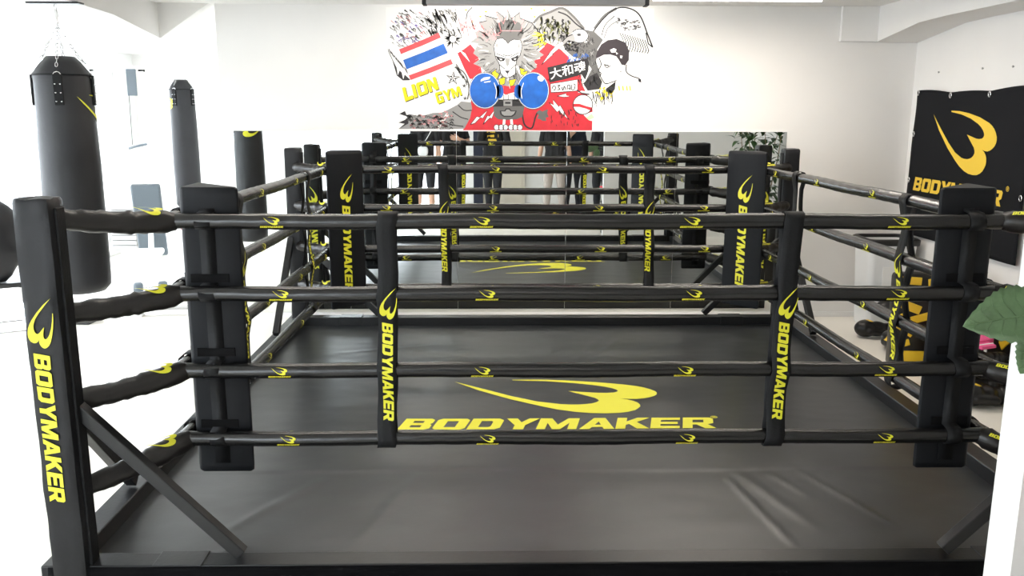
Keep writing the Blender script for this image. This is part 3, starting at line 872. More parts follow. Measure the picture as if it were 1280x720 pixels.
tail = z6((125, 500), (185, 470), (200, 510), (250, 505), (320, 520), (400, 510), (470, 490), (560, 485), (650, 445), (700, 560), (640, 660), (520, 655), (115, 655), (190, 605), (115, 590), (185, 560), (215, 530))
A.poly('lgrey', tail, 1)
A.poly('dgrey', z6((125, 500), (185, 470), (200, 510), (250, 505), (215, 600), (115, 655), (180, 600), (115, 590), (185, 560), (210, 528)), 2)
for i in range(130):
    u, v = R.uniform(505, 562), R.uniform(145, 162); A.curve(R.choice(['grey', 'dgrey', 'lgrey', 'mpale', 'grey']), [(u, v), (u + 2, v - 2), (u + 4, v)], R.uniform(.5, 1.0), 3, 0, 3)
for i in range(30): u, v = R.uniform(526, 562), R.uniform(140, 156); A.line('mpale', [(u, v), (u + R.uniform(-3, 3), v + R.uniform(-2, 2))], 1.2, 4)
A.poly('lgrey', z6((600, 470), (720, 405), (760, 370), (860, 380), (870, 440), (850, 540), (790, 650), (510, 662), (560, 560)), 2)
for b in (((730, 410), (790, 460), (868, 462)), ((670, 475), (750, 530), (830, 555)), ((580, 575), (660, 610), (780, 628))): A.curve('ink', z6(*b), .7, 4)
for b in (((560, 570), (520, 660)), ((620, 500), (560, 580))): A.line('mwhite', z6(*b), 2.5, 3)
A.curve('grey', [(590, 8.5), (584, 15), (582, 24)], 1.1, 2)
for i in range(14): u = R.uniform(572, 590); A.line('mpale', [(u, 18 + R.uniform(0, 20)), (u + 4, 26 + R.uniform(0, 20))], 1.0, 3)
A.done('dragon', mural)
# eagle
A = Art()
A.poly('lgrey', zr((115, 150), (135, 105), (200, 60), (270, 40), (330, 85), (395, 150), (330, 190), (280, 225), (170, 200), (160, 165)), 2)
for i in range(90):
    u, v = R.uniform(672, 712), R.uniform(18, 48); A.curve(R.choice(['molive', 'molive', 'ink', 'dgrey', 'grey']), [(u, v), (u + R.uniform(-2, 2), v + 3), (u + R.uniform(-3, 4), v + R.uniform(4, 9))], R.uniform(.7, 2), 3, .6, 3)
A.curve('grey', zr((115, 122), (150, 85), (205, 62), (272, 40), (335, 85), (395, 152)), 2.0, 4)
A.curve('ink', zr((250, 60), (300, 80), (350, 125), (400, 160)), 1.0, 5)
A.poly('grey', zr((395, 155), (450, 165), (500, 210), (470, 260), (465, 330), (490, 400), (480, 440), (400, 450), (440, 370), (410, 330), (330, 300), (290, 265), (280, 240), (340, 225), (420, 225)), 2)
for i in range(230):
    u, v = R.uniform(704, 754), R.uniform(38, 104)
    if abs((u - 733) - (v - 70) * .12) > 13: continue
    A.curve(R.choice(['ink', 'dgrey', 'dgrey', 'grey', 'lgrey']), [(u, v), (u + R.uniform(-1.5, 1.5), v + 2), (u + R.uniform(-2, 2), v + 4)], R.uniform(.4, .9), 3, .5, 3)
for i in range(40): u, v = R.uniform(706, 722), R.uniform(50, 64); A.curve('ink', [(u, v), (u + 1, v - 1.5), (u + 2, v)], R.uniform(.6, 1.2), 3, 0, 3)
for i in range(16): u, v = R.uniform(708, 735), R.uniform(66, 74); A.line('mblue', [(u, v + 3), (u + 1.5, v - 1), (u + 3, v + 2)], .7, 4)
A.ell('mwhite', 725, 43.5, 10.5, 8.5, 5); A.line('ink', [(725 + 10.5 * math.cos(t), 43.5 + 8.5 * math.sin(t)) for t in np.linspace(-2.6, 2.3, 26)], .6, 6)
A.ell('grey', 724, 42, 3, 2, 6); A.ell('ink', 724, 42, 1.2, 1.1, 7)
A.poly('lgrey', zr((275, 222), (300, 195), (335, 180), (345, 200), (340, 222), (310, 215), (285, 240)), 6); A.line('ink', zr((275, 222), (300, 195), (335, 180)), .6, 7); A.line('ink', zr((285, 240), (310, 215), (340, 222)), .6, 7)
A.poly('dgrey', zr((395, 450), (430, 410), (470, 390), (500, 440), (490, 480), (420, 490)), 3)
for i in range(26): u = R.uniform(742, 768); v = R.uniform(108, 120); A.curve('dgrey', [(u, v), (u + 1, v + 7), (u + R.uniform(-2, 4), v + R.uniform(9, 17))], R.uniform(.4, .8), 3, .5, 3)
A.curve('ink', zr((445, 165), (500, 95), (565, 42), (640, 40), (700, 80), (745, 180), (775, 250)), 1.1, 4)
A.curve('grey', zr((450, 150), (505, 80), (570, 40)), 2.2, 3)
A.curve('ink', zr((490, 190), (510, 130), (560, 80)), .7, 3); A.curve('ink', zr((505, 200), (530, 140), (590, 100)), .6, 3)
for i in range(46): u = R.uniform(771, 800); v = 22 + R.uniform(0, 14) - abs(u - 785) * .2; A.curve(R.choice(['ink', 'grey', 'dgrey']), [(u, v), (u + 1.2, v + 1.5), (u + 2.6, v)], .6, 3, 0, 3)
for k in range(11):
    x = 600 + k * 14; A.curve('dgrey', zr((x - 10, 170 + 4 * k), (x + 12, 215 + 5 * k), (x + 5, 255 + 3 * k), (x - 4 + 2 * k, 285 - 2 * k)), .6, 3)
A.line('ink', zr((735, 170), (750, 230), (775, 250)), .9, 4)
A.done('eagle', mural)
# man in a dark cap, drawn in outline
A = Art()
A.poly('capb', zr((462, 300), (470, 270), (490, 235), (525, 212), (575, 205), (625, 225), (645, 270), (645, 320), (625, 350), (605, 345), (590, 320), (575, 300), (540, 290), (505, 292), (480, 305), (466, 312)), 5)
for p in (((540, 265), (560, 255), (575, 262), (570, 278), (548, 280)), ((572, 275), (585, 285), (575, 290)), ((596, 295), (610, 297), (605, 312), (597, 308))): A.poly('mwhite', zr(*p), 6)
A.curve('ink', zr((480, 308), (492, 345), (478, 378), (492, 392), (490, 410), (500, 428), (520, 450), (560, 440), (580, 432)), .7, 5)
A.curve('ink', zr((632, 345), (634, 385), (665, 408), (705, 422), (716, 442)), .8, 5); A.poly('ink', zr((700, 425), (716, 425), (718, 443), (704, 440)), 5)
A.curve('dgrey', zr((510, 350), (525, 362), (545, 350)), .6, 5); A.line('dgrey', zr((508, 345), (535, 352)), .9, 5); A.ell('dgrey', 778, 88, .8, .8, 5)
A.poly('ink', zr((520, 480), (575, 438), (572, 480), (555, 505), (535, 500)), 5)
for i in range(24): u, v = R.uniform(745, 772), R.uniform(106, 124); A.line('myel', [(u, v), (u + R.uniform(-3, 3), v + R.uniform(-3, 3))], 1.2, 5)
for u in (776, 781, 786, 790): A.line('myel', [(u, 106), (u + 1, 112)], 1.0, 3)
A.done('man_in_cap', mural)
# black panel with three characters, white panel with a scribbled word, small round patch
A = Art()
A.poly('ink', zr((194, 362), (300, 335), (415, 312), (425, 335), (420, 385), (405, 430), (385, 400), (300, 425), (208, 446)), 6)
A.done('panel', mural, 'black panel with three white characters')
A = Art(); A.poly('mwhite', zr((212, 452), (290, 440), (362, 428), (364, 490), (290, 496), (216, 500)), 6); A.line('ink', zr((212, 452), (290, 440), (362, 428), (364, 490), (290, 496), (216, 500), (212, 452)), .5, 7)
for k, st in enumerate([[(222, 480), (228, 465), (240, 468), (238, 485), (228, 484)], [(250, 462), (266, 460), (256, 470), (266, 482), (250, 485)], [(276, 470), (282, 488), (290, 466), (298, 486)], [(306, 484), (308, 462), (320, 460), (322, 482), (312, 474)], [(332, 456), (330, 482), (345, 482), (350, 458), (340, 452)]]):
    A.curve('dgrey', zr(*st), .7, 7)
A.done('panel', mural, 'white panel with a scribbled word')
A = Art(); A.ell('mwhite', 730.5, 130, 12.5, 12.5, 6); A.line('ink', [(730.5 + 12.5 * math.cos(t), 130 + 12.5 * math.sin(t)) for t in np.linspace(0, 2 * PI, 32)], .6, 7)
A.done('round_patch', mural); A = Art(); A.poly('mred', [(718.5, 129), (726, 129), (735, 132), (743, 134), (742, 138), (734, 135), (726, 133), (718.5, 133)], 7)
A.done('red_band', mural); A = Art(); A.poly('mwhite', zr((365, 500), (385, 490), (420, 495), (430, 505), (400, 505)), 7); A.line('dgrey', zr((360, 485), (385, 503), (430, 510)), 1.0, 8)
A.done('scribble', mural); A = Art(); A.poly('mwhite', zr((400, 625), (440, 610), (480, 600), (560, 600), (600, 560), (590, 620), (520, 655), (456, 660), (430, 655)), 4); A.poly('mgreen', zr((415, 640), (445, 618), (460, 640), (430, 655)), 5)
A.done('scribble', mural); A = Art()
for k in range(30): u, v = R.uniform(690, 726), R.uniform(136, 156); A.line('dgrey' if k % 3 else 'capb', [(u, v), (u + R.uniform(-1, 2), v + R.uniform(2, 5))], .45, 6)
A.done('scribble', mural)
fc = D.curves.new('characters', 'FONT'); fc.body = '\u5927\u548c\u9b42'; fc.size = 1; fc.offset = .012
fo = D.objects.new('characters', fc); COL.objects.link(fo)
dg = bpy.context.evaluated_depsgraph_get(); me = D.meshes.new_from_object(fo.evaluated_get(dg)); D.objects.remove(fo)
xs = [v.co.x for v in me.vertices]; ys = [v.co.y for v in me.vertices]
x0, x1, y0, y1 = min(xs), max(xs), min(ys), max(ys)
quad = zr((203, 372), (402, 322), (412, 380), (214, 430))
for v in me.vertices:
    u, w_ = fq(*quad, (v.co.x - x0) / (x1 - x0), 1 - (v.co.y - y0) / (y1 - y0)); v.co = MP(u, w_, 7.5)
me.name = 'lettering'; me.materials.clear(); me.materials.append(M['mwhite'])
fo = link(D.objects.new('lettering', me), mural); fo.matrix_parent_inverse = Matrix.Translation(mural.location).inverted(); fo['label'] = 'three white brushed characters on black'

# ------------------------------------------------------------------ banner on the right wall
BY0, BY1 = 2.205, .60
bn = empty('banner', (3.06, 1.40, 1.0)); tag(bn, 'black cloth banner with a large yellow emblem on the right wall', 'banner')


def bz(t, s): return 1.913 - .030 * math.sin(PI * t) * (1 - s) + .012 * abs(math.sin(3 * PI * t)) * (1 - s) - s * 1.16
def bx(t, s): return 3.052 - .010 * (1 + math.sin(7 * t + 2 * s)) * (.3 + .7 * s) - .006 * noise.noise((t * 5, s * 4, 2))


bm = bmesh.new(); G = [[bm.verts.new((bx(t, s), BY0 + (BY1 - BY0) * t, bz(t, s))) for t in np.linspace(0, 1, 41)] for s in np.linspace(0, 1, 31)]
for a, b in zip(G, G[1:]):
    for k in range(40): bm.faces.new((a[k], b[k], b[k + 1], a[k + 1]))
bc = bm_obj('cloth', bm, M['banner'], bn, True); bc.matrix_parent_inverse = Matrix.Translation(bn.location).inverted(); bc.modifiers.new('s', 'SOLIDIFY').thickness = .002


def bfn(y, z):
    t = (BY0 - y) / (BY0 - BY1); s = max(0, min(1, (1.913 - z) / 1.16)); return (bx(t, s) - .0045, y, z)


P = add2(([], []), SWO, .884, None, 0, 0)
o = flat('logo', P, lambda x, y: bfn(1.883 - x, 1.300 + y), M['gold'], bn, [i / 12 for i in range(12)], [i / 12 for i in range(7)]); o.matrix_parent_inverse = bc.matrix_parent_inverse
P = add2(add2(([], []), WORD, 1.265, 1.12, 0, 0), REG, .018, None, 1.315, .125)
o = flat('lettering', P, lambda x, y: bfn(2.095 - x, 1.117 + y), M['gold'], bn, [i / 10 for i in range(14)]); o.matrix_parent_inverse = bc.matrix_parent_inverse
gm = None
for t, s in ((.018, .018), (.34, .02), (.665, .02), (.982, .018), (.018, .30), (.985, .28), (.018, .62), (.985, .62)):
    y = BY0 + (BY1 - BY0) * t; z = bz(t, s)
    if gm is None:
        bm = bmesh.new()
        for k in range(14):
            pass
        a_tube(bm, [(0, .014 * math.cos(2 * PI * k / 14), .018 * math.sin(2 * PI * k / 14)) for k in range(15)], .0045, 6, False)
        gm = bm_obj('grommet', bm, M['chrome'], bn, True); o = gm
    else: o = inst(gm, bn)
    o.location = (bx(t, s) - .006 - 3.06, y - 1.40, z - 1.0)
bm = bmesh.new(); a_lathe(bm, [(.002, -.012), (.007, -.012), (.008, -.008), (.004, -.006), (.004, .0)], 10)
for v in bm.verts: v.co = Vector((v.co.z, v.co.x, v.co.y))
sc0 = None
for y, z, lb in ((1.92, 2.045, 'nearest the back corner'), (1.30, 2.045, 'in the middle of the three'), (.93, 2.04, 'nearest the camera')):
    if sc0 is None: sc0 = bm_obj('wall_screw', bm, M['housing']); o = sc0
    else: o = inst(sc0)
    o.location = (3.071, y, z); tag(o, 'small grey screw in the wall above the banner, ' + lb, 'screw', 'screws above the banner')

# ------------------------------------------------------------------ heavy bags
def heavy_bag(loc, r, L, label, logo_ang, rz=0, lz=.62, lw=.40, chain_top=CZ, group='heavy bags'):
    """a hanging bag; loc is the middle of its bottom"""
    root = empty('heavy_bag', loc, rz); tag(root, label, 'punching bag', group)
    bm = bmesh.new(); n = 40; seg = 32; rows = []
    for i in range(n + 1):
        t = i / n; z = L * t
        w = r * (1 + .05 * math.sin(PI * min(1, t * 1.15)) - .05 * t)
        if t < .04: w *= .80 + .20 * (1 - (1 - t / .04) ** 2) ** .5
        if t > .92: w *= 1 - .52 * ((t - .92) / .08) ** 1.5
        row = []
        for k in range(seg):
            a = 2 * PI * k / seg
            w2 = w * (1 + .012 * noise.noise((math.cos(a) * 1.5, math.sin(a) * 1.5, z * 4)) + (.02 * math.sin(a * 8) * (t > .9)))
            row.append(bm.verts.new((w2 * math.cos(a), w2 * math.sin(a), z)))
        rows.append(row)
    for a, b in zip(rows, rows[1:]):
        for k in range(seg): bm.faces.new((a[k], a[(k + 1) % seg], b[(k + 1) % seg], b[k]))
    bm.faces.new(list(reversed(rows[0]))); bm.faces.new(rows[-1])
    body = bm_obj('body', bm, M['bagleather'], root, True, 60)
    tube('seam_band', [(r * .955 * math.cos(a), r * .955 * math.sin(a), L * .925) for a in np.linspace(0, 2 * PI, 33)], .006, M['strap'], root, 6)
    top = Vector((0, 0, L + .20))
    for k in range(4):
        a = PI / 4 + k * PI / 2; c, s = math.cos(a), math.sin(a)
        bm = bmesh.new(); mt = Matrix.Rotation(a, 4, 'Z')
        a_box(bm, r * .955, r * .955 + .014, -.028, .028, L * .80, L * .925, .004, 0, mt)
        tb = bm_obj('strap_tab', bm, M['strap'], root)
        bm = bmesh.new()
        for yy in (-.015, .015):
            for zz in (.815, .85, .885): 
                q = bmesh.ops.create_icosphere(bm, subdivisions=1, radius=.006)
                for v in q['verts']: v.co = mt @ (v.co + Vector((r * .955 + .016, yy, L * zz)))
        bm_obj('rivet', bm, M['chrome'], tb)['kind'] = 'stuff'
        p = Vector((c * r * .93, s * r * .93, L * .955)); q = Vector((c * r * .58, s * r * .58, L + .005))
        tube('d_ring', [Vector((c * r * .965, s * r * .965, L * .915)) + Vector((-s * .024 * math.cos(b), c * .024 * math.cos(b), .03 * math.sin(b))) for b in np.linspace(0, 2 * PI, 13)], .004, M['chrome'], root, 6)
        ch = chain('chain', p, q, top, root)
    o = tube('swivel', [top, top + Vector((0, 0, .05)), top + Vector((0, 0, .09))], [.012, .016, .008], M['chrome'], root, 10)
    zt = chain_top - loc[2]
    if zt - (L + .29) > .03: links('hanger_chain', top + Vector((0, 0, .09)), Vector((0, 0, zt - .016)), root)
    # printed logo around the body
    def fn(x, y):
        a = logo_ang + x * lw / r; z = lz + y * lw; t = z / L
        rr = r * (1 + .05 * math.sin(PI * min(1, t * 1.15)) - .05 * t) * 1.008 + .003
        return (rr * math.cos(a), rr * math.sin(a), z)
    flat('logo', SWO, fn, M['yellow'], root, [i / 12 for i in range(13)], [i / 8 for i in range(5)])
    return root


def links(name, a, b, parent, pitch=.026):
    a = Vector(a); b = Vector(b); n = max(1, int((b - a).length / pitch)); d = (b - a) / n; t = d.normalized()
    u = t.cross(Vector((.3, 1, .2))).normalized(); w = t.cross(u)
    bm = bmesh.new()
    for i in range(n):
        c = a + d * (i + .5); s = u if i % 2 else w
        a_tube(bm, [c + t * (d.length * .62 * math.cos(q)) + s * (.0075 * math.sin(q)) for q in np.linspace(0, 2 * PI, 9)], .0025, 5, False)
    o = bm_obj(name, bm, M['chrome'], parent, True); o['kind'] = 'stuff'
    return o


def chain(name, p, q, top, parent):
    o = links(name, q, top, parent); links('chain', p, q, parent); return o


heavy_bag((-3.19, .90, .535), .180, 1.545, 'large black heavy bag hanging at the upper left behind the front post', math.radians(-12), -.506, 1.13, .34, 2.418)
heavy_bag((-3.26, -.70, .22), .172, 1.60, 'long black heavy bag seen only in the leftmost mirror panel', math.radians(-20), .3, 1.22, .32, 2.418)
heavy_bag((-4.20, 5.95, .55), .150, 1.55, 'slim black heavy bag hanging far back in the bright bay', math.radians(-245), .5, 1.20, .28)
# ceiling bracket of the first bag
r = empty('bag_bracket', (-3.19, .90, 2.4185)); tag(r, 'black steel ceiling bracket above the large heavy bag', 'bracket')
box('mounting_plate', -.165, .165, -.045, .045, -.014, -.001, M['steel'], r, .002)

# ------------------------------------------------------------------ the bright bay on the left
def bay():
    # black bag slung on a tubular chair at the left edge
    r = empty('folding_chair', (-4.13, 1.45, 0), .5); tag(r, 'tubular steel folding chair under the black bag, left edge', 'chair')
    for s in (-1, 1):
        tube('leg', [(s * .2, -.26, .012), (s * .2, .02, .46), (s * .2, .16, .86)], .012, M['chrome'], r, 8)
        tube('leg', [(s * .185, .25, .012), (s * .185, -.2, .47)], .012, M['chrome'], r, 8)
    tube('stretcher', [(-.2, -.19, .13), (.2, -.19, .13)], .009, M['chrome'], r, 8); tube('stretcher', [(-.185, .19, .13), (.185, .19, .13)], .009, M['chrome'], r, 8)
    box('seat', -.205, .205, -.22, .20, .465, .50, M['black'], r, .012)
    box('backrest', -.19, .19, .115, .155, .66, .85, M['black'], r, .012)
    r = empty('sports_bag', (-4.11, 1.31, .505), .5); tag(r, 'slouching black sports bag piled on the folding chair', 'bag')
    bm = bmesh.new(); rows = []
    for i in range(17):
        t = i / 16; z = .68 * t; w = .28 * max(.05, 1 - abs(2.05 * t - .88) ** 2.6) ** .5; d = .15 * max(.05, 1 - abs(2.05 * t - .92) ** 2.6) ** .5
        rows.append([bm.verts.new(((w * (1 + .13 * noise.noise((math.cos(a), math.sin(a), z * 6)) + .07 * noise.noise((math.cos(a) * 3, math.sin(a) * 3, z * 12)))) * math.cos(a) + .05 * t * t, (d + .03 * noise.noise((math.cos(a) * 2, 5, z * 5))) * math.sin(a) + .03 * t, z)) for a in np.linspace(0, 2 * PI, 24, endpoint=False)])
    for a, b in zip(rows, rows[1:]):
        for k in range(24): bm.faces.new((a[k], a[(k + 1) % 24], b[(k + 1) % 24], b[k]))
    bm.faces.new(list(reversed(rows[0]))); bm.faces.new(rows[-1]); bm_obj('body', bm, M['bagleather'], r, True, 70)
    tube('handle', [(-.13, -.17, .4), (-.12, -.24, .5), (0, -.26, .54), (.12, -.24, .5), (.13, -.17, .4)], .012, M['strap'], r, 8)
    tube('zip', [(-.1 + .2 * i / 8, .03, .680 + .004 * math.sin(i)) for i in range(9)], .006, M['chrome'], r, 6)
    # weight bench with blue-grey pads
    r = empty('weight_bench', (-3.93, 3.95, 0), .25); tag(r, 'weight bench with an upright blue-grey back pad in the bright bay', 'bench')
    bm = bmesh.new(); a_box(bm, -.14, .14, -.035, .035, -.40, .40, .02, 0, Matrix.Translation((0, .1, .62)) @ Matrix.Rotation(.32, 4, 'X')); bm_obj('back_pad', bm, M['bluegrey'], r)
    box('seat_pad', -.14, .14, -.42, -.06, .30, .36, M['plastic'], r, .02)
    bar('frame', (0, -.40, .27), (0, .05, .27), .06, M['white'], r); bar('frame', (0, .02, .26), (0, .24, .80), .05, M['white'], r)
    for y in (-.38, .2): bar('leg', (0, y, .27), (0, y, .03), .05, M['white'], r)
    for y in (-.38, .2): bar('foot', (-.25, y, .025), (.25, y, .025), .05, M['white'], r)
    # cable machine: white frame with grey plates
    r = empty('cable_machine', (-4.75, 5.45, 0)); tag(r, 'tall white cable machine with a grey top plate in the bright bay', 'exercise machine')
    for x in (-.28, .28): bar('upright', (x, 0, .06), (x, 0, 2.2), .06, M['white'], r)
    bar('top_bar', (-.31, 0, 2.2), (.31, 0, 2.2), .06, M['white'], r); bar('foot', (-.31, -.35, .031), (-.31, .35, .031), .06, M['white'], r); bar('foot', (.31, -.35, .031), (.31, .35, .031), .06, M['white'], r)
    box('top_plate', .12, .23, -.05, -.035, 1.90, 2.2, M['bluegrey'], r, .004)
    for k in range(9): box('weight_plate', -.2, .1, -.1, .1, .10 + .06 * k, .155 + .06 * k, M['housing'], r, .006)
    tube('pull_handle', [(.1, -.08, 1.30), (.18, -.12, 1.32), (.32, -.12, 1.35)], .014, M['bluegrey'], r, 8)
    tube('cable', [(.14, -.06, 1.9), (.14, -.08, 1.34)], .004, M['steel'], r, 6)
    # white box with a pair of red gloves on it
    r = box('white_box', -3.66, -3.22, 4.05, 4.45, .001, .50, M['plastic'], None, .01); tag(r, 'white box in the bright bay carrying red gloves', 'box')
    # dumbbell
    r = empty('dumbbell', (-3.70, 3.30, .062), .3); tag(r, 'small blue-grey dumbbell on the floor beside the bench', 'dumbbell')
    tube('bar', [(-.08, 0, 0), (.08, 0, 0)], .015, M['chrome'], r, 10)
    for s in (-1, 1): tube('head', [(s * .07, 0, 0), (s * .085, 0, 0), (s * .135, 0, 0), (s * .15, 0, 0)], [.048, .06, .06, .048], M['bluegrey'], r, 8)
    # black box with red showing, and a low aluminium step
    r = empty('shoe_box', (-3.86, 2.20, 0), -.06); tag(r, 'low black box holding something red, on the floor left of the ring', 'box')
    bm = bmesh.new()
    a_box(bm, -.13, .13, -.12, .12, .001, .012)
    for b in ((-.13, .13, -.12, -.11), (-.13, .13, .11, .12), (-.13, -.12, -.11, .11), (.12, .13, -.11, .11)): a_box(bm, *b, .012, .105)
    bm_obj('tray', bm, M['black'], r)
    bm = bmesh.new()
    a_lathe(bm, [(.05, 0), (.075, .02), (.08, .05), (.06, .075), (.02, .082)], 14, 0, 1.25, 1.0)
    for v in bm.verts: v.co = Vector((v.co.x, v.co.y, v.co.z * 1.5)) + Vector((.0, 0, .015)) + v.co * .08 * noise.noise(v.co * 30)
    bm_obj('red_wraps', bm, M['red'], r, True)
    r = empty('step_board', (-3.22, 2.42, 0), .1); tag(r, 'low pale step board lying on the floor left of the ring', 'step')
    box('board', -.28, .28, -.05, .05, .055, .075, M['housing'], r, .004)
    for s in (-1, 1): box('foot', s * .22 - .02, s * .22 + .02, -.05, .05, .001, .054, M['plastic'], r, .003)


bay()

# ------------------------------------------------------------------ boxing gloves, shields and the bin on the right
def remeshed(parts, voxel=.008, smooth=4):
    """union of closed pieces -> one smooth skin (numpy-friendly mesh)"""
    bm = bmesh.new()
    for p in parts: p(bm)
    bmesh.ops.recalc_face_normals(bm, faces=bm.faces[:])
    me = D.meshes.new('tmp'); bm.to_mesh(me); bm.free()
    o = D.objects.new('tmp', me); COL.objects.link(o)
    m = o.modifiers.new('r', 'REMESH'); m.mode = 'VOXEL'; m.voxel_size = voxel
    if smooth:
        m = o.modifiers.new('s', 'SMOOTH'); m.iterations = smooth; m.factor = .5
    dg = bpy.context.evaluated_depsgraph_get(); out = D.meshes.new_from_object(o.evaluated_get(dg))
    D.objects.remove(o); D.meshes.remove(me)
    return out


def blob(c, r, sc=(1, 1, 1), rot=None):
    def f(bm):
        q = bmesh.ops.create_uvsphere(bm, u_segments=16, v_segments=10, radius=r)
        mt = Matrix.Translation(c) @ (rot if rot is not None else Matrix.Identity(4)) @ Matrix.Diagonal((*sc, 1))
        for v in q['verts']: v.co = mt @ v.co
    return f


def cap(a, b, ra, rb, seg=14):
    a = Vector(a); b = Vector(b)
    def f(bm):
        t = (b - a).normalized(); P = []; Rr = []
        for k in range(5): q = PI / 2 * (1 - k / 4); P.append(a - t * ra * math.sin(q)); Rr.append(max(.0004, ra * math.cos(q)))
        for k in range(1, 5): P.append(a.lerp(b, k / 4)); Rr.append(ra + (rb - ra) * k / 4)
        for k in range(1, 5): q = PI / 2 * k / 4; P.append(b + t * rb * math.sin(q)); Rr.append(max(.0004, rb * math.cos(q)))
        a_tube(bm, P, Rr, seg)
    return f


# glove: lies with its back upward, fingers along +y, origin on the floor under its middle
gme = remeshed([blob((0, .065, .072), .078, (.95, 1.15, .9)), blob((0, -.02, .068), .070, (.95, 1.2, .85)), cap((-.075, -.05, .055), (-.062, .055, .060), .027, .030), cap((0, -.06, .062), (0, -.13, .060), .052, .050)], .007, 5)
gcuff = bmesh.new(); rr = a_lathe(gcuff, [(.046, 0), (.057, .002), (.060, .03), (.058, .085), (.052, .09), (.040, .086)], 20)
for v in gcuff.verts: v.co = Vector((v.co.x, -.125 - v.co.z + .02, v.co.y * .9 + .060))
bmesh.ops.recalc_face_normals(gcuff, faces=gcuff.faces[:])
cme = D.meshes.new('cuff'); gcuff.to_mesh(cme); gcuff.free(); cme.shade_smooth()
gband = bmesh.new(); rr = a_lathe(gband, [(.0605, .035), (.0625, .037), (.0625, .068), (.060, .070)], 20)
for v in gband.verts: v.co = Vector((v.co.x, -.125 - v.co.z + .02, v.co.y * .9 + .060))
bmesh.ops.recalc_face_normals(gband, faces=gband.faces[:])
bme = D.meshes.new('strap'); gband.to_mesh(bme); gband.free(); bme.shade_smooth()
gmesh = {}


def glove(loc, rot, style, label, group=None):
    root = empty('boxing_glove', loc); root.rotation_euler = rot; tag(root, label, 'boxing glove', group)
    if style not in gmesh:
        a, b, c, patt = {'by': ('gym', 'gym', 'gyel', 'gyel'), 'yb': ('gyel', 'gym', 'gym', 'gym'), 'k': ('gym', 'gym', 'gym', 'gyel'), 'pk': ('pink', 'pink', 'gym', 'gym'), 'rd': ('red', 'red', 'mwhite', 'mwhite')}[style]
        m1 = gme.copy(); m1.materials.clear(); m1.materials.append(M[a]); m1.materials.append(M[patt])
        for p in m1.polygons:
            x, y, z = p.center; p.use_smooth = True
            if style in ('by', 'yb'): p.material_index = int((abs(x) < .018 and z > .06 and y > -.06) or (abs(x + .062) < .022 and -.02 < y < .04 and z > .05))
            elif style == 'k': p.material_index = int(x * x + (y - .04) ** 2 < .0009 and z > .08)
            elif style == 'rd': p.material_index = int(y < -.075)
            else: p.material_index = int(y < -.08)
        m2 = cme.copy(); m2.materials.append(M[b]); m3 = bme.copy(); m3.materials.append(M[c]); gmesh[style] = (m1, m2, m3)
    m1, m2, m3 = gmesh[style]
    link(D.objects.new('mitt', m1), root); link(D.objects.new('cuff', m2), root); link(D.objects.new('strap', m3), root)
    return root


for i, (x, rz) in enumerate(((-3.50, -1.2), (-3.33, -1.9))):
    glove((x, 4.22, .502), (0, 0, rz), 'rd', 'red boxing glove on the white box, %s of the pair' % ('left' if i == 0 else 'right'), 'red gloves')


def kick_shield(loc, rot, w, h, d, label, style):
    """padded strike shield standing on its lower edge, face along -y; yellow shapes stand proud of the black cover"""
    root = empty('kick_shield', loc); root.rotation_euler = rot; tag(root, label, 'strike pad', 'strike pads along the right wall')
    bm = bmesh.new(); a_box(bm, -w / 2, w / 2, -d / 2, d / 2, 0, h, min(.03, d * .3)); bm_obj('cover', bm, M['gym'], root, True, 60)
    R = random.Random(style)
    for k, (px, pz, pw, ph, a) in enumerate({1: [(-.34, .93, .26, .08, .05), (.05, .92, .36, .09, -.1), (-.40, .79, .15, .10, .5), (-.22, .78, .14, .09, -.4), (-.33, .66, .28, .09, .35), (.02, .74, .20, .12, .5), (.30, .80, .24, .10, -.3), (-.41, .54, .12, .09, -.5), (-.20, .54, .22, .08, -.3), (.12, .56, .26, .10, .3), (-.36, .42, .22, .08, .6), (-.14, .38, .16, .10, .3), (.33, .50, .20, .12, .6), (-.38, .27, .16, .07, -.3), (.10, .34, .22, .09, -.5), (-.27, .12, .40, .15, 0), (.22, .14, .34, .12, .3)],
                                       2: [(0, .82, .8, .12, 0), (0, .5, .16, .16, .78), (0, .16, .8, .1, 0)], 3: [(0, .5, .5, .3, .3)]}[style]):
        bm = bmesh.new(); a_box(bm, -pw * w / 2, pw * w / 2, -.008, .006, -ph * h / 2, ph * h / 2, .004, 0, Matrix.Translation((px * w, -d / 2, pz * h)) @ Matrix.Rotation(a, 4, 'Y'))
        bm_obj('patch', bm, M['gyel'], root)
    for s in (-1, 1): tube('grip', [(s * w * .2, d / 2 - .005, h * .3), (s * w * .2, d / 2 + .035, h * .38), (s * w * .2, d / 2 + .035, h * .62), (s * w * .2, d / 2 - .005, h * .7)], .011, M['strap'], root, 8)
    return root


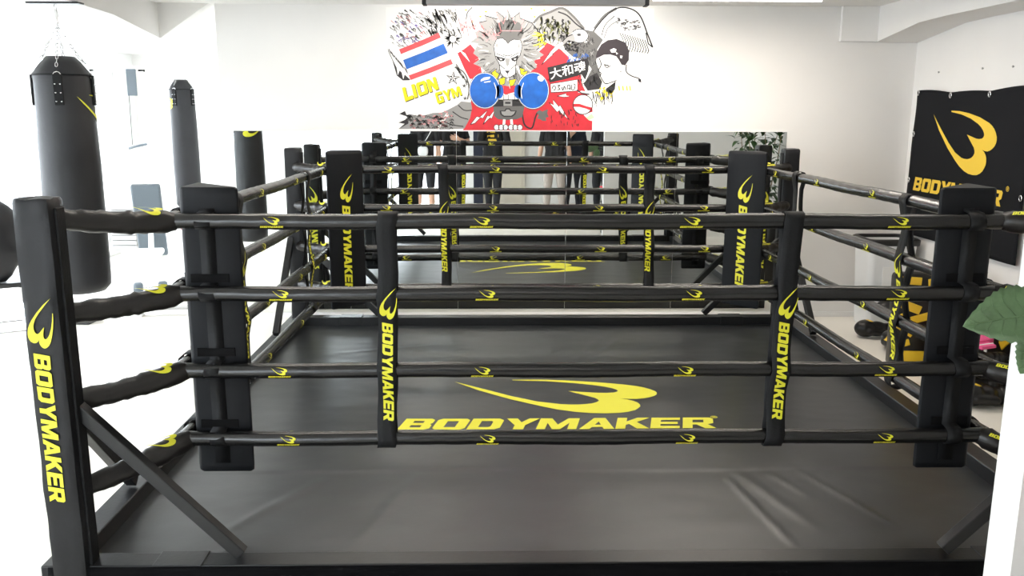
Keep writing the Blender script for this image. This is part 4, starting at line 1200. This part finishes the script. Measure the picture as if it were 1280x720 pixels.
# white bin with a black rim
r = empty('plastic_bin', (2.815, 2.02, 0)); tag(r, 'tall white plastic bin with a black rim in the back right corner', 'bin')
def rr(w, d, c=.05, n=4):
    out = []
    for qx, qy, a0 in ((1, 1, 0), (-1, 1, PI / 2), (-1, -1, PI), (1, -1, 1.5 * PI)):
        for k in range(n + 1): a = a0 + PI / 2 * k / n; out.append((qx * (w - c) + c * math.cos(a), qy * (d - c) + c * math.sin(a)))
    return out
def loft(name, rings, m, parent, caps=(True, True)):
    bm = bmesh.new(); Rw = [[bm.verts.new((x, y, z)) for x, y in o] for o, z in rings]; n = len(Rw[0])
    for a, b in zip(Rw, Rw[1:]):
        for k in range(n): bm.faces.new((a[k], a[(k + 1) % n], b[(k + 1) % n], b[k]))
    if caps[0]: bm.faces.new(list(reversed(Rw[0])))
    if caps[1]: bm.faces.new(Rw[-1])
    bmesh.ops.recalc_face_normals(bm, faces=bm.faces[:])
    return bm_obj(name, bm, m, parent, True, 40)
loft('body', [(rr(.155, .135), .001), (rr(.165, .145), .02), (rr(.190, .168), .60), (rr(.195, .172), .715), (rr(.183, .160), .715), (rr(.150, .130), .03)], M['plastic'], r)
loft('rim', [(rr(.197, .174), .690), (rr(.212, .190), .692), (rr(.214, .192), .735), (rr(.200, .178), .745), (rr(.184, .161), .742), (rr(.184, .161), .700)], M['black'], r, (False, False))
bm = bmesh.new(); a_box(bm, -.10, .10, -.008, 0, -.10, .10, .004, 0, Matrix.Translation((.02, -.163, .42)) @ Matrix.Rotation(-.045, 4, 'X')); bm_obj('panel', bm, M['white'], r)

kick_shield((2.63, .80, .004), (-.05, 0, -.12), .54, .66, .16, 'wide black strike pad patterned with yellow blocks behind the right front pad', 1)
kick_shield((2.94, .40, .006), (-.05, 0, -PI / 2), .40, .56, .10, 'tall black strike pad with yellow bars against the right wall', 2)
kick_shield((2.94, -.02, .006), (-.05, 0, -PI / 2), .34, .42, .10, 'low black strike pad with a yellow diamond against the right wall', 3)
GL_ = 'gloves piled by the right wall'
glove((2.60, 1.62, .002), (0, 0, PI / 2), 'k', 'black glove on the floor in front of the white bin, lying crosswise', GL_)
glove((2.965, 1.58, .002), (0, 0, 0), 'k', 'black glove on the floor between the white bin and the wall, pointing at the bin', GL_)
glove((2.76, 1.62, .158), (0, 0, 1.3), 'k', 'black glove lying on top of the two by the bin', GL_)
glove((2.60, 1.22, .002), (0, 0, .2), 'by', 'black and yellow glove on the floor between bin and wide strike pad', GL_)
glove((2.63, .585, .002), (0, 0, PI / 2), 'by', 'black and yellow glove at the foot of the wide strike pad', GL_)
glove((2.61, .395, .002), (0, 0, 1.62), 'k', 'black glove under the pink pad', GL_)
glove((2.58, .20, .002), (0, 0, 1.52), 'k', 'black glove under the glove with a yellow dot', GL_)
glove((2.56, .005, .002), (0, 0, PI / 2), 'k', 'black glove at the near end of the pile', GL_)
glove((2.62, .525, .157), (0, 0, 1.5), 'yb', 'yellow glove with black cuff on top of the pile', GL_)
glove((2.62, .235, .157), (0, 0, 1.5), 'k', 'black glove with a yellow dot beside the pink pad', GL_)
# pink focus mitt lying on the pile
r = empty('focus_mitt', (2.63, .385, .325)); r.rotation_euler = (.03, -.10, .12); tag(r, 'pink flat training pad lying on the pile of black gloves', 'focus mitt')
loft('face', [(rr(.105, .155, .06), -.012), (rr(.118, .168, .07), 0), (rr(.118, .168, .07), .03), (rr(.100, .150, .06), .045)], M['pink'], r)
box('wrist_strap', -.05, .05, -.24, -.15, -.004, .018, M['pink'], r, .006); box('trim', -.052, .052, -.212, -.200, -.006, .021, M['mwhite'], r, .002)

# ------------------------------------------------------------------ plants
def leaf_bm(bm, base, direc, up, L, Wd, droop=.25, wave=.03, mi=0, n=10, teeth=0):
    d = Vector(direc).normalized(); s = d.cross(Vector(up)).normalized(); u = s.cross(d).normalized(); base = Vector(base)
    rows = []
    for i in range(n + 1):
        t = i / n; w = Wd / 2 * (math.sin(PI * t ** .72) ** .85) * (1 if i < n else 0) + (.0005)
        c = base + d * (L * t) - u * (droop * L * t * t)
        tw = 1 + (teeth * (1 if i % 2 else -1))
        rows.append([bm.verts.new(c + s * (w * k * (tw if abs(k) == 1 else 1)) + u * (abs(k) ** 1.5 * w * .22 + wave * L * math.sin(t * 9 + k * 2) * abs(k))) for k in (-1, -.55, 0, .55, 1)])
    for a, b in zip(rows, rows[1:]):
        for k in range(4):
            f = bm.faces.new((a[k], a[k + 1], b[k + 1], b[k])); f.material_index = mi
    return rows


# near plant: broad scalloped leaves beside the partition
r = empty('potted_plant', (1.26, -2.88, 0)); tag(r, 'potted plant with broad scalloped green leaves at the right edge beside the white partition', 'plant')
loft('stand', [(rr(.11, .11, .02), .001), (rr(.11, .11, .02), .03), (rr(.05, .05, .02), .04), (rr(.05, .05, .02), .42), (rr(.12, .12, .02), .43), (rr(.12, .12, .02), .46)], M['black'], r)
lathe('pot', [(.095, .461), (.10, .465), (.125, .66), (.132, .665), (.132, .685), (.118, .685), (.112, .655)], M['pot'], r, 28)
bm = bmesh.new(); a_lathe(bm, [(.001, .640), (.114, .645), (.113, .66), (.001, .668)], 20); bm_obj('soil', bm, M['soil'], r, True)
rb = tube('ribbon', [(.131 * math.cos(a), .131 * math.sin(a), .672 + .004 * math.sin(5 * a)) for a in np.linspace(0, 2 * PI, 29)], .013, M['red'], r, 8)
for a in (.5, 1.4, 2.3): tube('bow', [(0, .135, .672), (.06 * math.cos(a * 1.3), .18, .672 + .06 * math.sin(a)), (.075 * math.cos(a * 1.3 + .5), .17, .672 + .05 * math.sin(a + .6)), (0, .135, .672)], .012, M['red'], rb, 6)
tube('trunk', [(0, 0, .66), (.01, .005, .8), (-.012, 0, .95), (.005, .008, 1.08), (0, 0, 1.2)], [.018, .016, .014, .011, .006], M['bark'], r, 10)


def big_leaf(tip_from, tip_to, up, Wd, teeth=.05, droop=.12):
    """leaf from its stalk end to its tip (world points)"""
    o0 = Vector(r.location); a = Vector(tip_from) - o0; b = Vector(tip_to) - o0; L = (b - a).length
    stem0 = Vector((0, 0, min(1.15, max(.8, a.z - .12))))
    bm = bmesh.new(); rows = leaf_bm(bm, a, b - a, up, L, Wd, droop, .012, 0, 22, teeth)
    lf = bm_obj('leaf', bm, M['leaf'], r, True); lf.modifiers.new('s', 'SOLIDIFY').thickness = .0012
    pts = [v for v in [rw[2] for rw in [[Vector(v.co) for v in lf.data.vertices[i * 5:i * 5 + 5]] for i in range(23)]]]
    nrm = Vector(up).normalized() * .0015
    bm = bmesh.new(); a_tube(bm, [p + nrm for p in pts], [.0018 * (1 - .8 * i / 22) + .0004 for i in range(23)], 5)
    for i in (3, 6, 9, 12, 15, 18):
        for e in (0, 4):
            row = [Vector(v.co) for v in lf.data.vertices[i * 5:i * 5 + 5]]; nx = [Vector(v.co) for v in lf.data.vertices[min(22, i + 2) * 5:min(22, i + 2) * 5 + 5]]
            m = 1 if e == 0 else 3
            a_tube(bm, [row[2] + nrm, nx[m] + nrm * .6, (nx[e] * .8 + nx[m] * .2) + nrm * .4], [.0009, .0007, .0003], 4)
    v_ = bm_obj('veins', bm, M['vein'], lf, True)
    tube('stalk', [stem0, stem0.lerp(a, .5) + Vector((0, 0, .04)), a], [.004, .003, .002], M['vein'], r, 6)

big_leaf((1.075, -2.78, 1.238), (.862, -2.755, 1.205), (.12, -.75, .62), .165, .045)
big_leaf((1.078, -2.79, 1.205), (1.020, -2.765, 1.062), (-.35, -.9, .15), .115, .05)
for a, z, L, w, e in ((-.5, 1.16, .20, .14, .1), (.6, 1.10, .19, .14, .25), (-1.5, 1.08, .21, .15, .0), (-1.0, 1.24, .18, .13, .5), (.1, .99, .20, .14, -.05), (-2.1, .97, .17, .12, -.1), (.2, 1.27, .16, .12, .7), (1.3, 1.13, .11, .10, .5)):
    c, s = math.cos(a), math.sin(a); b = Vector(r.location) + Vector((c * .06, s * .06, z))
    big_leaf(b, b + Vector((c * math.cos(e) * L, s * math.cos(e) * L, math.sin(e) * L - .03)), (-.3 * c, -.3 * s, 1), w)

# second plant by the right wall: many small dark leaves, seen in the mirror
r2 = empty('tall_plant', (2.76, -.72, 0)); tag(r2, 'tall leafy green plant by the right wall, seen in the right end mirror', 'plant')
lathe('pot', [(.13, .001), (.135, .004), (.165, .27), (.175, .275), (.175, .31), (.155, .31), (.150, .26)], M['pot'], r2, 28)
bm = bmesh.new(); a_lathe(bm, [(.001, .25), (.152, .252), (.151, .27), (.001, .28)], 20); bm_obj('soil', bm, M['soil'], r2, True)
R = random.Random(11); tips = []
for k in range(6):
    a = k * 1.05; p = [Vector((.03 * math.cos(a), .03 * math.sin(a), .26))]
    for i in range(6): p.append(p[-1] + Vector((.045 * math.cos(a + .3 * i) + R.uniform(-.012, .012), .045 * math.sin(a + .3 * i) + R.uniform(-.012, .012), .225 + R.uniform(-.03, .03))))
    tube('stem', p, [.012 - .0015 * i for i in range(7)], M['bark'], r2, 7); tips += [(q, a) for q in p[2:]]
bm = bmesh.new()
for q, a in tips:
    for j in range(12):
        b = R.uniform(0, 2 * PI); e = R.uniform(-.5, .9); d = Vector((math.cos(b) * math.cos(e), math.sin(b) * math.cos(e), math.sin(e)))
        o_ = q + d * R.uniform(.03, .10) + Vector((0, 0, R.uniform(-.06, .08))); 
        if o_.x + d.x * .15 > .26: continue
        leaf_bm(bm, o_, d, (0, 0, 1), R.uniform(.09, .16), R.uniform(.045, .075), .4, .02, 0, 5)
fo = bm_obj('foliage', bm, M['dleaf'], r2, True); fo['kind'] = 'stuff'


# ------------------------------------------------------------------ people (they stand behind the camera and show in the mirror)
def person(loc, rz, label, H=1.70, arms=None, legs='trousers', top='tee', leg_m='trouser', lean=0, female=False, hair_long=False, print_=False, sleeve=False, feet=((-.11, .0), (.11, .02))):
    """figure facing local +y.  arms = ((elbow, wrist, hand direction), ...) for left (-x) and right (+x)"""
    k = H / 1.70
    root = empty('person', loc, rz); tag(root, label, 'person', 'people reflected in the mirrors')
    sw = .175 if not female else .155
    J = {}
    bones = []            # (kind, a, b, ra, rb)
    def B(kind, a, b, ra, rb): bones.append((kind, Vector(a) * k, Vector(b) * k, ra * k, rb * k))
    # trunk
    for x in (-1, 1):
        B('hip', (x * .07, -.01, .92), (x * .085, -.005, .86), .098, .09)
        B('torso', (x * .055, 0, .98), (x * .05, .0, 1.08), .098, .092)
        B('torso', (x * .05, 0, 1.08), (x * .075, .0, 1.27), .092, .100)
        B('torso', (x * .075, .0, 1.27), (x * .095, -.005, 1.36), .100, .075)
        B('torso', (x * .03, -.01, 1.40), (x * sw * .98, -.012, 1.395), .062, .055)
    B('neck', (0, -.012, 1.40), (0, .012, 1.50), .058, .050)
    # head: skull, face, jaw, nose, ears, brow
    hd = [blob(Vector((0, -.008, 1.60)) * k, .088 * k, (.88, 1.06, 1.12)), blob(Vector((0, .022, 1.555)) * k, .070 * k, (.86, .95, 1.1)), cap(Vector((0, .052, 1.498)) * k, Vector((0, .03, 1.515)) * k, .026 * k, .042 * k),
          cap(Vector((0, .088, 1.588)) * k, Vector((0, .108, 1.558)) * k, .009 * k, .014 * k), cap(Vector((-.03, .080, 1.602)) * k, Vector((.03, .080, 1.602)) * k, .011 * k, .011 * k), cap(Vector((-.018, .091, 1.528)) * k, Vector((.018, .091, 1.528)) * k, .0075 * k, .0075 * k)]
    for x in (-1, 1): hd.append(blob(Vector((x * .080, -.005, 1.572)) * k, .028 * k, (.32, .7, 1.15)))
    # legs
    for i, x in enumerate((-1, 1)):
        fx, fy = feet[i]
        hip = (x * .09, -.005, .87); kn = ((x * .09 + fx) / 2, fy * .5 + .018, .48); an = (fx, fy - .02, .085)
        B('thigh', hip, kn, .092, .058); B('shin', kn, ((kn[0] + an[0]) / 2, (kn[1] + an[1]) / 2 - .018, .30), .056, .055); B('shin', ((kn[0] + an[0]) / 2, (kn[1] + an[1]) / 2 - .018, .30), an, .055, .038)
        B('foot', (fx, fy - .05, .042), (fx + x * .012, fy + .06, .036), .040, .038); B('foot', (fx + x * .012, fy + .06, .036), (fx + x * .025, fy + .145, .030), .038, .028)
    # arms and hands
    fing = []
    for i, x in enumerate((-1, 1)):
        el, wr, hdir, palm_n = arms[i]
        sh = (x * sw, -.012, 1.39)
        B('uparm', sh, el, .050, .040); B('forearm', el, Vector(el).lerp(Vector(wr), .35), .041, .040); B('forearm', Vector(el).lerp(Vector(wr), .35), wr, .040, .026)
        d = Vector(hdir).normalized(); n_ = Vector(palm_n); n_ = (n_ - d * n_.dot(d)).normalized(); s = d.cross(n_).normalized() * (1 if x > 0 else -1)    # s points to the thumb side or away
        w = Vector(wr)
        for t in (-.026, -.009, .009, .026): B('hand', w + s * t * .6, w + d * .075 + s * t, .013, .0125)
        for j, (t, L) in enumerate(((.033, .068), (.011, .078), (-.011, .072), (-.033, .056))):
            p0 = w + d * .075 + s * t; p1 = p0 + d * L * .5 + n_ * .008 + s * t * .08; p2 = p1 + d * L * .42 + n_ * .026
            B('hand', p0, p1, .0095, .0085); B('hand', p1, p2, .0085, .0072)
        p0 = w + d * .02 + s * .026; p1 = w + d * .055 + s * .052 + n_ * .012; p2 = p1 + d * .032 + s * .008 + n_ * .008
        B('hand', p0, p1, .014, .011); B('hand', p1, p2, .011, .009)
    me = remeshed([cap(a, b, ra, rb, 12) for _, a, b, ra, rb in bones] + hd, .0068, 3)
    nv = len(me.vertices); co = np.empty(nv * 3); me.vertices.foreach_get('co', co); co = co.reshape(-1, 3)
    # nearest bone for every vertex
    names = []; best = np.full(nv, 1e9); lab = np.zeros(nv, int); tt = np.zeros(nv)
    segs = bones + [('head', Vector((0, 0, 1.52)) * k, Vector((0, 0, 1.62)) * k, .085 * k, .085 * k)]
    for i, (kd, a, b, ra, rb) in enumerate(segs):
        a = np.array(a); b = np.array(b); ab = b - a; t = np.clip(((co - a) @ ab) / (ab @ ab), 0, 1); dd = np.linalg.norm(co - a - t[:, None] * ab, axis=1) - (ra + (rb - ra) * t)
        m = dd < best; best[m] = dd[m]; lab[m] = i; tt[m] = t[m]
    kinds = np.array([s_[0] for s_ in segs])[lab]
    z = co[:, 2] / k
    kinds[(kinds == 'head') & (z < 1.47)] = 'neck'
    me.materials.clear()
    for m in ('skin', 'shoe'): me.materials.append(M[m])
    nf = len(me.polygons)
    for p in me.polygons:
        kd = kinds[p.vertices[0]]; p.use_smooth = True; p.material_index = 1 if kd == 'foot' else 0
    me.name = 'body'
    body = link(D.objects.new('body', me), root)
    nrm = np.empty(nv * 3); me.vertices.foreach_get('normal', nrm); nrm = nrm.reshape(-1, 3)

    def garment(name, sel, off, m, fold=.004, fs=14):
        keep = [p for p in me.polygons if all(sel[v] for v in p.vertices)]
        idx = sorted({v for p in keep for v in p.vertices}); mp = {v: i for i, v in enumerate(idx)}
        V = []
        for v in idx:
            c = Vector(co[v]); V.append(c + Vector(nrm[v]) * (off + fold * noise.noise((c.x * fs, c.y * fs, c.z * fs * .7 + loc[0] * 5))))
        g = D.meshes.new(name); g.from_pydata(V, [], [[mp[v] for v in p.vertices] for p in keep]); g.materials.append(M[m]); g.shade_smooth()
        o = link(D.objects.new(name, g), root); md = o.modifiers.new('s', 'SOLIDIFY'); md.thickness = .003; md.offset = -1
        return o
    el_t = np.isin(kinds, ['uparm'])
    shirt = np.isin(kinds, ['torso', 'hip']) & (z > .86) | (el_t & (tt < (.72 if not sleeve else 2))) | ((kinds == 'forearm') & sleeve) | ((kinds == 'neck') & (z < 1.435)) | ((kinds == 'thigh') & (z > .86))
    sh_ = garment('shirt', shirt, .016, top, .006)
    if legs == 'shorts': pants = (np.isin(kinds, ['hip', 'thigh']) & (z < .97)) | ((kinds == 'shin') & (z > .47)) | ((kinds == 'torso') & (z < .97))
    else: pants = (np.isin(kinds, ['hip', 'thigh', 'shin']) & (z < .97) & (z > .075)) | ((kinds == 'torso') & (z < .97))
    garment('shorts' if legs == 'shorts' else 'trousers', pants, .011, leg_m, .006)
    hair = (kinds == 'head') & (((co[:, 1] / k < .035) & (z > 1.585 - .35 * np.clip(-co[:, 1] / k, 0, .09)) & ~((np.abs(co[:, 0]) / k > .074) & (z < 1.605))) | (z > 1.655))
    if hair_long: hair |= np.isin(kinds, ['head', 'neck']) & (co[:, 1] / k < -.01) & (z > 1.44)
    garment('hair', hair, .011, 'hair', .007, 40)
    for x in (-1, 1):
        bm = bmesh.new(); q = bmesh.ops.create_uvsphere(bm, u_segments=12, v_segments=8, radius=.0115 * k)
        for f in bm.faces: f.material_index = 0
        q2 = bmesh.ops.create_uvsphere(bm, u_segments=10, v_segments=6, radius=.0058 * k)
        for v in q2['verts']: v.co += Vector((0, .0075 * k, 0))
        for f in {f for v in q2['verts'] for f in v.link_faces}: f.material_index = 1
        for v in bm.verts: v.co += Vector((x * .031, .0775, 1.578)) * k
        bm_obj('eye', bm, [M['eyew'], M['ink']], root, True)
    if print_:
        bm = bmesh.new()
        R = random.Random(5)
        for j in range(9):
            cx, cz = R.uniform(-.06, .06), 1.27 + .07 * (j % 3) - .07; w_, h_ = R.uniform(.05, .10), R.uniform(.025, .045)
            a_box(bm, cx - w_ / 2, cx + w_ / 2, .126, .1285, cz, cz + h_)
        for v in bm.verts: v.co = v.co * k
        ob = bm_obj('shirt_print', bm, M['gold'], root); ob['kind'] = 'stuff'
        md = ob.modifiers.new('w', 'SHRINKWRAP'); md.target = sh_; md.wrap_method = 'PROJECT'; md.use_project_y = True; md.use_negative_direction = True; md.use_positive_direction = True; md.offset = .004
    return root


def hang(x, out=.06, fwd=.0):
    return ((x * (.20 + out * .5), -.02 + fwd * .4, 1.12), (x * (.215 + out), .03 + fwd, .885), (x * .04, .10, -1), (-x, .2, 0))


PY = -5.22
person((-.43, -5.34, 0), 0, 'photographer in a black t-shirt with yellow print, holding up a phone', 1.74, (((-.21, .10, 1.20), (-.07, .245, 1.60), (.15, .25, .9), (.9, .3, 0)), ((.25, .10, 1.20), (.17, .245, 1.60), (-.15, .25, .9), (-.9, .3, 0))), print_=True, sleeve=True, feet=((-.06, .0), (.06, .05)))
ph = empty('phone', (-.372, -4.958, 1.749)); tag(ph, 'black phone held up by the photographer', 'phone')
box('body', -.075, .075, -.0085, -.001, -.036, .036, M['black'], ph, .002); box('screen', -.071, .071, -.0095, -.0085, -.033, .033, M['screen'], ph)
person((-1.58, PY, 0), .05, 'person in black t-shirt and shorts with a white sling bag, leftmost in the mirror', 1.70, (hang(-1), hang(1)), 'shorts', feet=((-.12, 0), (.12, .03)))
person((-1.12, PY - .42, 0), -.05, 'person in black t-shirt and black trousers with one forearm raised', 1.76, (hang(-1), ((.26, .02, 1.14), (.10, .20, 1.22), (-1, .25, .2), (0, -1, .2))), feet=((-.11, 0), (.12, .02)))
person((.62, PY, 0), .06, 'person in black polo shirt and pale greige trousers, hands at sides', 1.72, (hang(-1, .05), hang(1, .05)), 'trousers', 'tee', 'khaki', feet=((-.13, 0), (.13, .02)))
person((.97, PY - .42, 0), .10, 'person in navy t-shirt carrying a white plastic bag, one hand at chest', 1.66, (((-.22, .0, 1.13), (-.06, .19, 1.33), (.5, .1, .8), (.5, -1, 0)), hang(1, .02, .06)), 'trousers', 'navytee', female=True)
person((1.42, PY + .05, 0), .75, 'person in black turned sideways, partly cut off by the partition in the mirror', 1.70, (hang(-1, .03), hang(1, .03)), 'trousers', 'tee', hair_long=True, female=True)
# sling bag: strap over the left shoulder, white pouch in front
r = empty('sling_bag', (-1.58, PY, 0), .05); tag(r, 'white sling bag worn across the chest of the leftmost person', 'bag')
bm = bmesh.new()
pts = [(.10, .03, 1.445), (.115, .085, 1.38), (.06, .135, 1.28), (-.02, .145, 1.17), (-.10, .135, 1.08), (-.155, .07, 1.0)]
L = [bm.verts.new(Vector(p) + Vector((.014, 0, .014))) for p in pts]; R_ = [bm.verts.new(Vector(p) + Vector((-.014, 0, -.014))) for p in pts]
for i in range(5): bm.faces.new((L[i], L[i + 1], R_[i + 1], R_[i]))
o = bm_obj('strap', bm, M['canvasbag'], r, True); o.modifiers.new('s', 'SOLIDIFY').thickness = .004
loft('pouch', [([(x * 1.0 - .0, y + .175) for x, y in rr(.085 * s, .028 * s, .02 * s)], z) for z, s in ((1.0, .6), (1.01, .85), (1.05, 1), (1.10, 1), (1.135, .85), (1.145, .6))], M['canvasbag'], r)
# plastic carrier bag
r = empty('carrier_bag', (1.20, PY - .34, 0)); tag(r, 'white plastic carrier bag hanging from the hand of the navy-shirted person', 'bag')
loft('body', [([(x + .012 * noise.noise((x * 20, y * 20, z * 9)), y + .012 * noise.noise((y * 20, x * 9, z * 12))) for x, y in rr(.13 * s, .055 * s, .04 * s)], z) for z, s in ((.37, .7), (.385, .92), (.45, 1.05), (.55, 1.0), (.63, .85), (.68, .6), (.705, .35))], M['canvasbag'], r)
for s in (-1, 1): tube('handle', [(s * .03, 0, .695), (s * .022, 0, .75), (0, 0, .80)], [.008, .007, .006], M['canvasbag'], r, 6)
